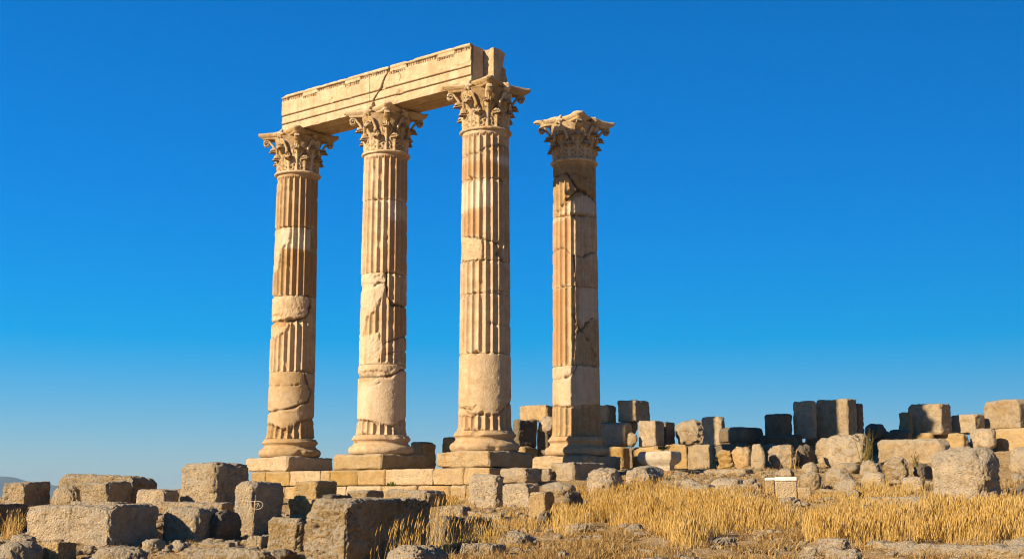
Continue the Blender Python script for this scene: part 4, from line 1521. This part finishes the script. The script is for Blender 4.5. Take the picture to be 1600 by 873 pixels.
def add(V, f, r):
    global off
    GR_V.append(V)
    GR_F.append(f + off)
    GR_R.append(r)
    off += len(V)


def patch(poly, Yr, n, h, w=.005, lean=.22, tone=(.05, 1.0), headf=.35):
    X, Y, Z = scatter(poly, Yr, n)
    k = len(X)
    if not k:
        return
    cl = .5 + .5 * fbm(np.stack([X * 1.5, Y * 1.0, X * 0], 1), 15, 2)
    hg = h * (.4 + .7 * rg.random(k)) * (.65 + .55 * cl)
    rn = np.clip(rg.uniform(tone[0], tone[1], k) * .6 + .4 * (tone[0] + (tone[1] - tone[0]) * cl), 0, 1)
    V, f, r, tip = blades(X, Y, Z - .02, hg, w * (.7 + .6 * rg.random(k)), np.abs(rg.normal(0, lean, k)), 3, rn)
    add(V, f, r)
    hs = rg.random(k) < headf
    if hs.any():
        V, f, r = heads(tip[hs], .06 + .05 * rg.random(hs.sum()), .014 + .006 * rg.random(hs.sum()), np.clip(rn[hs] + .1, 0, 1))
        add(V, f, r)


patch([(868, 840), (868, 812), (960, 802), (1040, 796), (1130, 800), (1225, 812), (1240, 826), (1160, 824), (1110, 846), (1060, 860), (1020, 826), (930, 820)], (15, 24), 16000, .33)
patch([(930, 812), (960, 792), (1050, 782), (1150, 790), (1160, 802), (1040, 804)], (19, 25), 4200, .30)
patch([(1268, 852), (1266, 818), (1380, 812), (1640, 812), (1640, 842), (1530, 850), (1400, 848), (1330, 850)], (14, 20), 18000, .31)
patch([(690, 862), (686, 845), (780, 843), (800, 850), (760, 866)], (15, 19.5), 260, .20, w=.0045, headf=.5)
patch([(680, 852), (680, 842), (782, 842), (782, 852)], (16, 18), 120, .42, w=.005, headf=.6)
patch([(785, 808), (870, 800), (866, 832), (800, 836), (740, 830)], (18, 25), 700, .12)
patch([(1440, 812), (1446, 794), (1580, 792), (1640, 788), (1640, 812)], (18, 22), 3000, .30, lean=.22, headf=.6)
patch([(895, 784), (900, 766), (1050, 757), (1060, 768), (960, 786)], (23, 29), 1600, .24, tone=(.1, .7), headf=.5)
patch([(1270, 776), (1340, 770), (1450, 776), (1440, 790), (1280, 794)], (21, 26), 1800, .16)
patch([(1330, 774), (1340, 760), (1450, 766), (1450, 780)], (23, 28), 600, .22, headf=.5)
patch([(1060, 768), (1080, 752), (1210, 756), (1200, 772)], (23, 29), 700, .14)
patch([(560, 880), (560, 866), (690, 862), (700, 880)], (13.2, 15.2), 110, .62, w=.006, lean=.1, headf=.9)
patch([(690, 800), (700, 784), (730, 790), (730, 800)], (26.5, 30), 600, .18)
me = mesh_np('dry_grass', np.concatenate(GR_V), [np.concatenate(GR_F)], True, dict(rnd=np.concatenate(GR_R)))
o = obj('dry_grass', me, M['grass'])
o['kind'] = 'stuff'

# short brown litter over the whole slope
GR_V, GR_F, GR_R, off = [], [], [], 0
for poly, Yr, n, h in (([(690, 900), (690, 800), (870, 790), (1000, 770), (1240, 742), (1640, 742), (1640, 900)], (12.5, 32), 42000, .09),
                       ([(980, 776), (980, 730), (1640, 728), (1640, 776)], (25, 36), 9000, .10),
                       ([(-30, 900), (-30, 785), (470, 785), (470, 900)], (14, 27), 7000, .07),
                       ([(690, 900), (700, 850), (870, 832), (1010, 826), (1060, 862), (1250, 842), (1250, 900)], (12.8, 18), 17000, .10)):
    X, Y, Z = scatter(poly, Yr, n, 6)
    k = len(X)
    V, f, r, tip = blades(X, Y, Z - .01, h * (.4 + .9 * rg.random(k)), .010 + .006 * rg.random(k), np.abs(rg.normal(0, .55, k)), 2)
    add(V, f, r)
me = mesh_np('dry_litter', np.concatenate(GR_V), [np.concatenate(GR_F)], True, dict(rnd=np.concatenate(GR_R)))
o = obj('dry_litter', me, M['litter'])
o['kind'] = 'stuff'

# rubble: countless fist-sized stones, one object
base = []
for s in range(5):
    P, Q = box_lattice(np.array([.5, .5, .4]), [4, 4, 4])
    P = P / (np.abs(P / np.array([.5, .5, .4])) ** 2.6).sum(1)[:, None] ** (1 / 2.6)
    P = P * (1 + .25 * vn(P * 2.2, 50 + s))[:, None]
    base.append((P, Q))
Vs, Fs, off2 = [], [], 0
X1, Y1, Z1 = scatter([(-30, 900), (-30, 790), (470, 790), (690, 800), (1000, 775), (1640, 735), (1640, 900)], (12.5, 33), 5200, 5)
X2, Y2, Z2 = scatter([(690, 900), (700, 850), (900, 830), (1000, 840), (1250, 850), (1250, 900)], (12.5, 18), 2200, 5)
X3, Y3, Z3 = scatter([(-30, 900), (-30, 800), (250, 795), (470, 800), (470, 900)], (13.5, 25), 1500, 5)
X4, Y4, Z4 = scatter([(980, 780), (980, 735), (1640, 730), (1640, 790)], (23, 35), 1800, 5)
for X, Y, Z, smax in ((X1, Y1, Z1, .13), (X2, Y2, Z2, .09), (X3, Y3, Z3, .17), (X4, Y4, Z4, .16)):
    for i in range(len(X)):
        P, Q = base[i % 5]
        s = .015 + smax * rg.random() ** 3.5
        a = rg.random() * 6.28
        ca, sa_ = math.cos(a), math.sin(a)
        q = P * s * np.array([1.3, 1, .8])
        Vs.append(np.stack([q[:, 0] * ca - q[:, 1] * sa_ + X[i], q[:, 0] * sa_ + q[:, 1] * ca + Y[i], q[:, 2] + Z[i] + .1 * s], 1))
        Fs.append(Q + off2)
        off2 += len(P)
V = np.concatenate(Vs)
o = obj('rubble', mesh_np('rubble', V, [np.concatenate(Fs)], True, dict(cav=np.zeros(len(V)))), M['block'])
o['kind'] = 'stuff'


# single tufts and weeds
def tuft(name, label, u, v, Y, n, h, spread, mat, cat='grass tuft', lean=.35, w=.008, headf=.3, z=None, group=None):
    p = at(u, v, Y)
    X = rg.normal(0, spread, n)
    Yq = rg.normal(0, spread, n)
    k = n
    hg = h * (.4 + .7 * rg.random(k))
    V, f, r, tip = blades(X, Yq, np.full(n, -.03), hg, w * (.7 + .6 * rg.random(k)), np.abs(rg.normal(0, lean, k)), 4)
    parts = [(V, f, r)]
    hs = rg.random(k) < headf
    if hs.any():
        parts.append(heads(tip[hs], np.full(hs.sum(), .05), np.full(hs.sum(), .014), r.reshape(k, -1)[hs, 0]))
    VV, FF, RR, o_ = [], [], [], 0
    for a, b, c in parts:
        VV.append(a)
        FF.append(b + o_)
        RR.append(c)
        o_ += len(a)
    me = mesh_np(name, np.concatenate(VV), [np.concatenate(FF)], True, dict(rnd=np.concatenate(RR)))
    o = obj(name, me, M[mat], None, p)
    tag(o, label, cat, group)
    return o


tuft('grass_tuft', 'dry bushy grass tuft at the left edge before a dark block', 18, 838, 19.6, 110, .42, .06, 'grass', headf=.25)
tuft('grass_tuft', 'thin dry stalks before the dark foundation block of the back wall', 1098, 732, 36.6, 26, .42, .22, 'grass', lean=.15, headf=.8)
tuft('grass_tuft', 'dry stalks against the dark side of the two-part boulder', 1240, 731, 33.0, 22, .5, .14, 'grass', lean=.12, headf=.8)
tuft('weed', 'tall olive weed between the large smooth boulder and the long block', 1356, 722, 33.0, 60, .85, .07, 'weed', 'weed', .12, .016, .7)
tuft('weed', 'short dark weed on the course stones under the smaller chipped block', 1488, 692, 38.6, 40, .36, .06, 'weed', 'weed', .2, .018, .5)
tuft('weed', 'brown weed standing dark beside the great boulder on its left', 1430, 727, 28.0, 40, .30, .03, 'weed', 'weed', .1, .016, .3)
tuft('weed', 'small green plant growing on the foundation behind the carved fragment', 1036, 700, 37.9, 60, .16, .08, 'green', 'plant', .7, .03, 0)
tuft('weed', 'small green sprig in the joint of the platform below the second column', 612, 757, 29.75, 50, .12, .05, 'green', 'plant', .8, .02, 0)
tuft('weed', 'thin green sprig on the lower platform course near the third column', 709, 772, 29.55, 50, .22, .03, 'green', 'plant', .4, .02, 0)

# ------------------------------------------------------------------ light, sky, air
AZ, EL = rad(54), rad(25)
d = Vector((math.sin(AZ) * math.cos(EL), math.cos(AZ) * math.cos(EL), -math.sin(EL)))
sun = bpy.data.lights.new('sun', 'SUN')
sun.energy = 5.0
sun.angle = rad(.5)
sun.color = (1.0, .80, .54)
so = bpy.data.objects.new('sun', sun)
so.rotation_euler = d.to_track_quat('-Z', 'Y').to_euler()
so.location = (-20, -10, 30)
COL.objects.link(so)

w = bpy.data.worlds.new('World')
S.world = w
w.use_nodes = True
nt = w.node_tree
k = NT(nt)
bg = nt.nodes['Background']
sky = k.n('ShaderNodeTexSky', sky_type='NISHITA', sun_disc=False)
sky.sun_elevation = EL
sky.sun_rotation = math.pi + AZ
sky.altitude = 1500
sky.air_density = 1.0
sky.dust_density = .2
sky.ozone_density = 5.0
hs = k.n('ShaderNodeHueSaturation')
hs.inputs['Saturation'].default_value = 1.35
k.l(sky.outputs[0], hs.inputs['Color'])
sr = k.n('ShaderNodeSeparateColor')
k.l(hs.outputs[0], sr.inputs[0])
cr = k.n('ShaderNodeCombineColor')
red = k.math('MAXIMUM', k.math('MULTIPLY', k.math('SUBTRACT', sr.outputs[0], k.math('MULTIPLY', sr.outputs[2], .11)), 1.3), 0.0)
gn = k.math('MULTIPLY', k.math('POWER', k.math('MAXIMUM', sr.outputs[1], .01), -.42), 1.16)
red = k.math('MULTIPLY', red, gn)
k.l(red, cr.inputs[0])
k.l(k.math('MULTIPLY', k.math('MULTIPLY', sr.outputs[1], 1.10), gn), cr.inputs[1])
k.l(k.math('MULTIPLY', k.math('MULTIPLY', sr.outputs[2], 1.2), gn), cr.inputs[2])
tc = k.n('ShaderNodeTexCoord')
sxyz = k.n('ShaderNodeSeparateXYZ')
k.l(tc.outputs['Generated'], sxyz.inputs[0])
zen = k.ramp(sxyz.outputs['Z'], [(0, (1, 1, 1)), (.12, (1, 1, 1)), (.37, (.86, .86, .86)), (.75, (.22, .21, .20))])
side = k.math('MULTIPLY_ADD', sxyz.outputs['X'], -.42)
side.node.inputs[2].default_value = .97
g2 = k.mix(1.0, cr.outputs[0], zen, 'MULTIPLY')
vm = k.n('ShaderNodeVectorMath', operation='SCALE')
k.l(g2, vm.inputs[0])
k.l(k.math('MAXIMUM', k.math('MINIMUM', side, 1.3), .6), vm.inputs['Scale'])
k.l(vm.outputs[0], bg.inputs['Color'])
bg.inputs['Strength'].default_value = .08

HAZE = True
if HAZE:
    R = 10900.0
    X, Q = box_lattice(np.array([R, R, 160.0]), [1, 1, 1])
    X[:, 2] += 10.0
    m, nt2 = new_mat('haze_air')
    kk = NT(nt2)
    pv = kk.n('ShaderNodeVolumePrincipled')
    pv.inputs['Color'].default_value = (.36, .64, .95, 1)
    pv.inputs['Density'].default_value = .00006
    pv.inputs['Anisotropy'].default_value = 0.0
    oo = kk.n('ShaderNodeOutputMaterial')
    kk.l(pv.outputs[0], oo.inputs['Volume'])
    h = obj('haze', mesh_np('haze', X, [Q], False), m)
    h['kind'] = 'stuff'

S.render.engine = 'CYCLES'
S.cycles.use_denoising = True
S.cycles.filter_width = 1.1
S.cycles.max_bounces = 6
S.cycles.volume_bounces = 0
S.view_settings.view_transform = 'Standard'
S.view_settings.look = 'None'
S.view_settings.exposure = .88
S.view_settings.gamma = 1
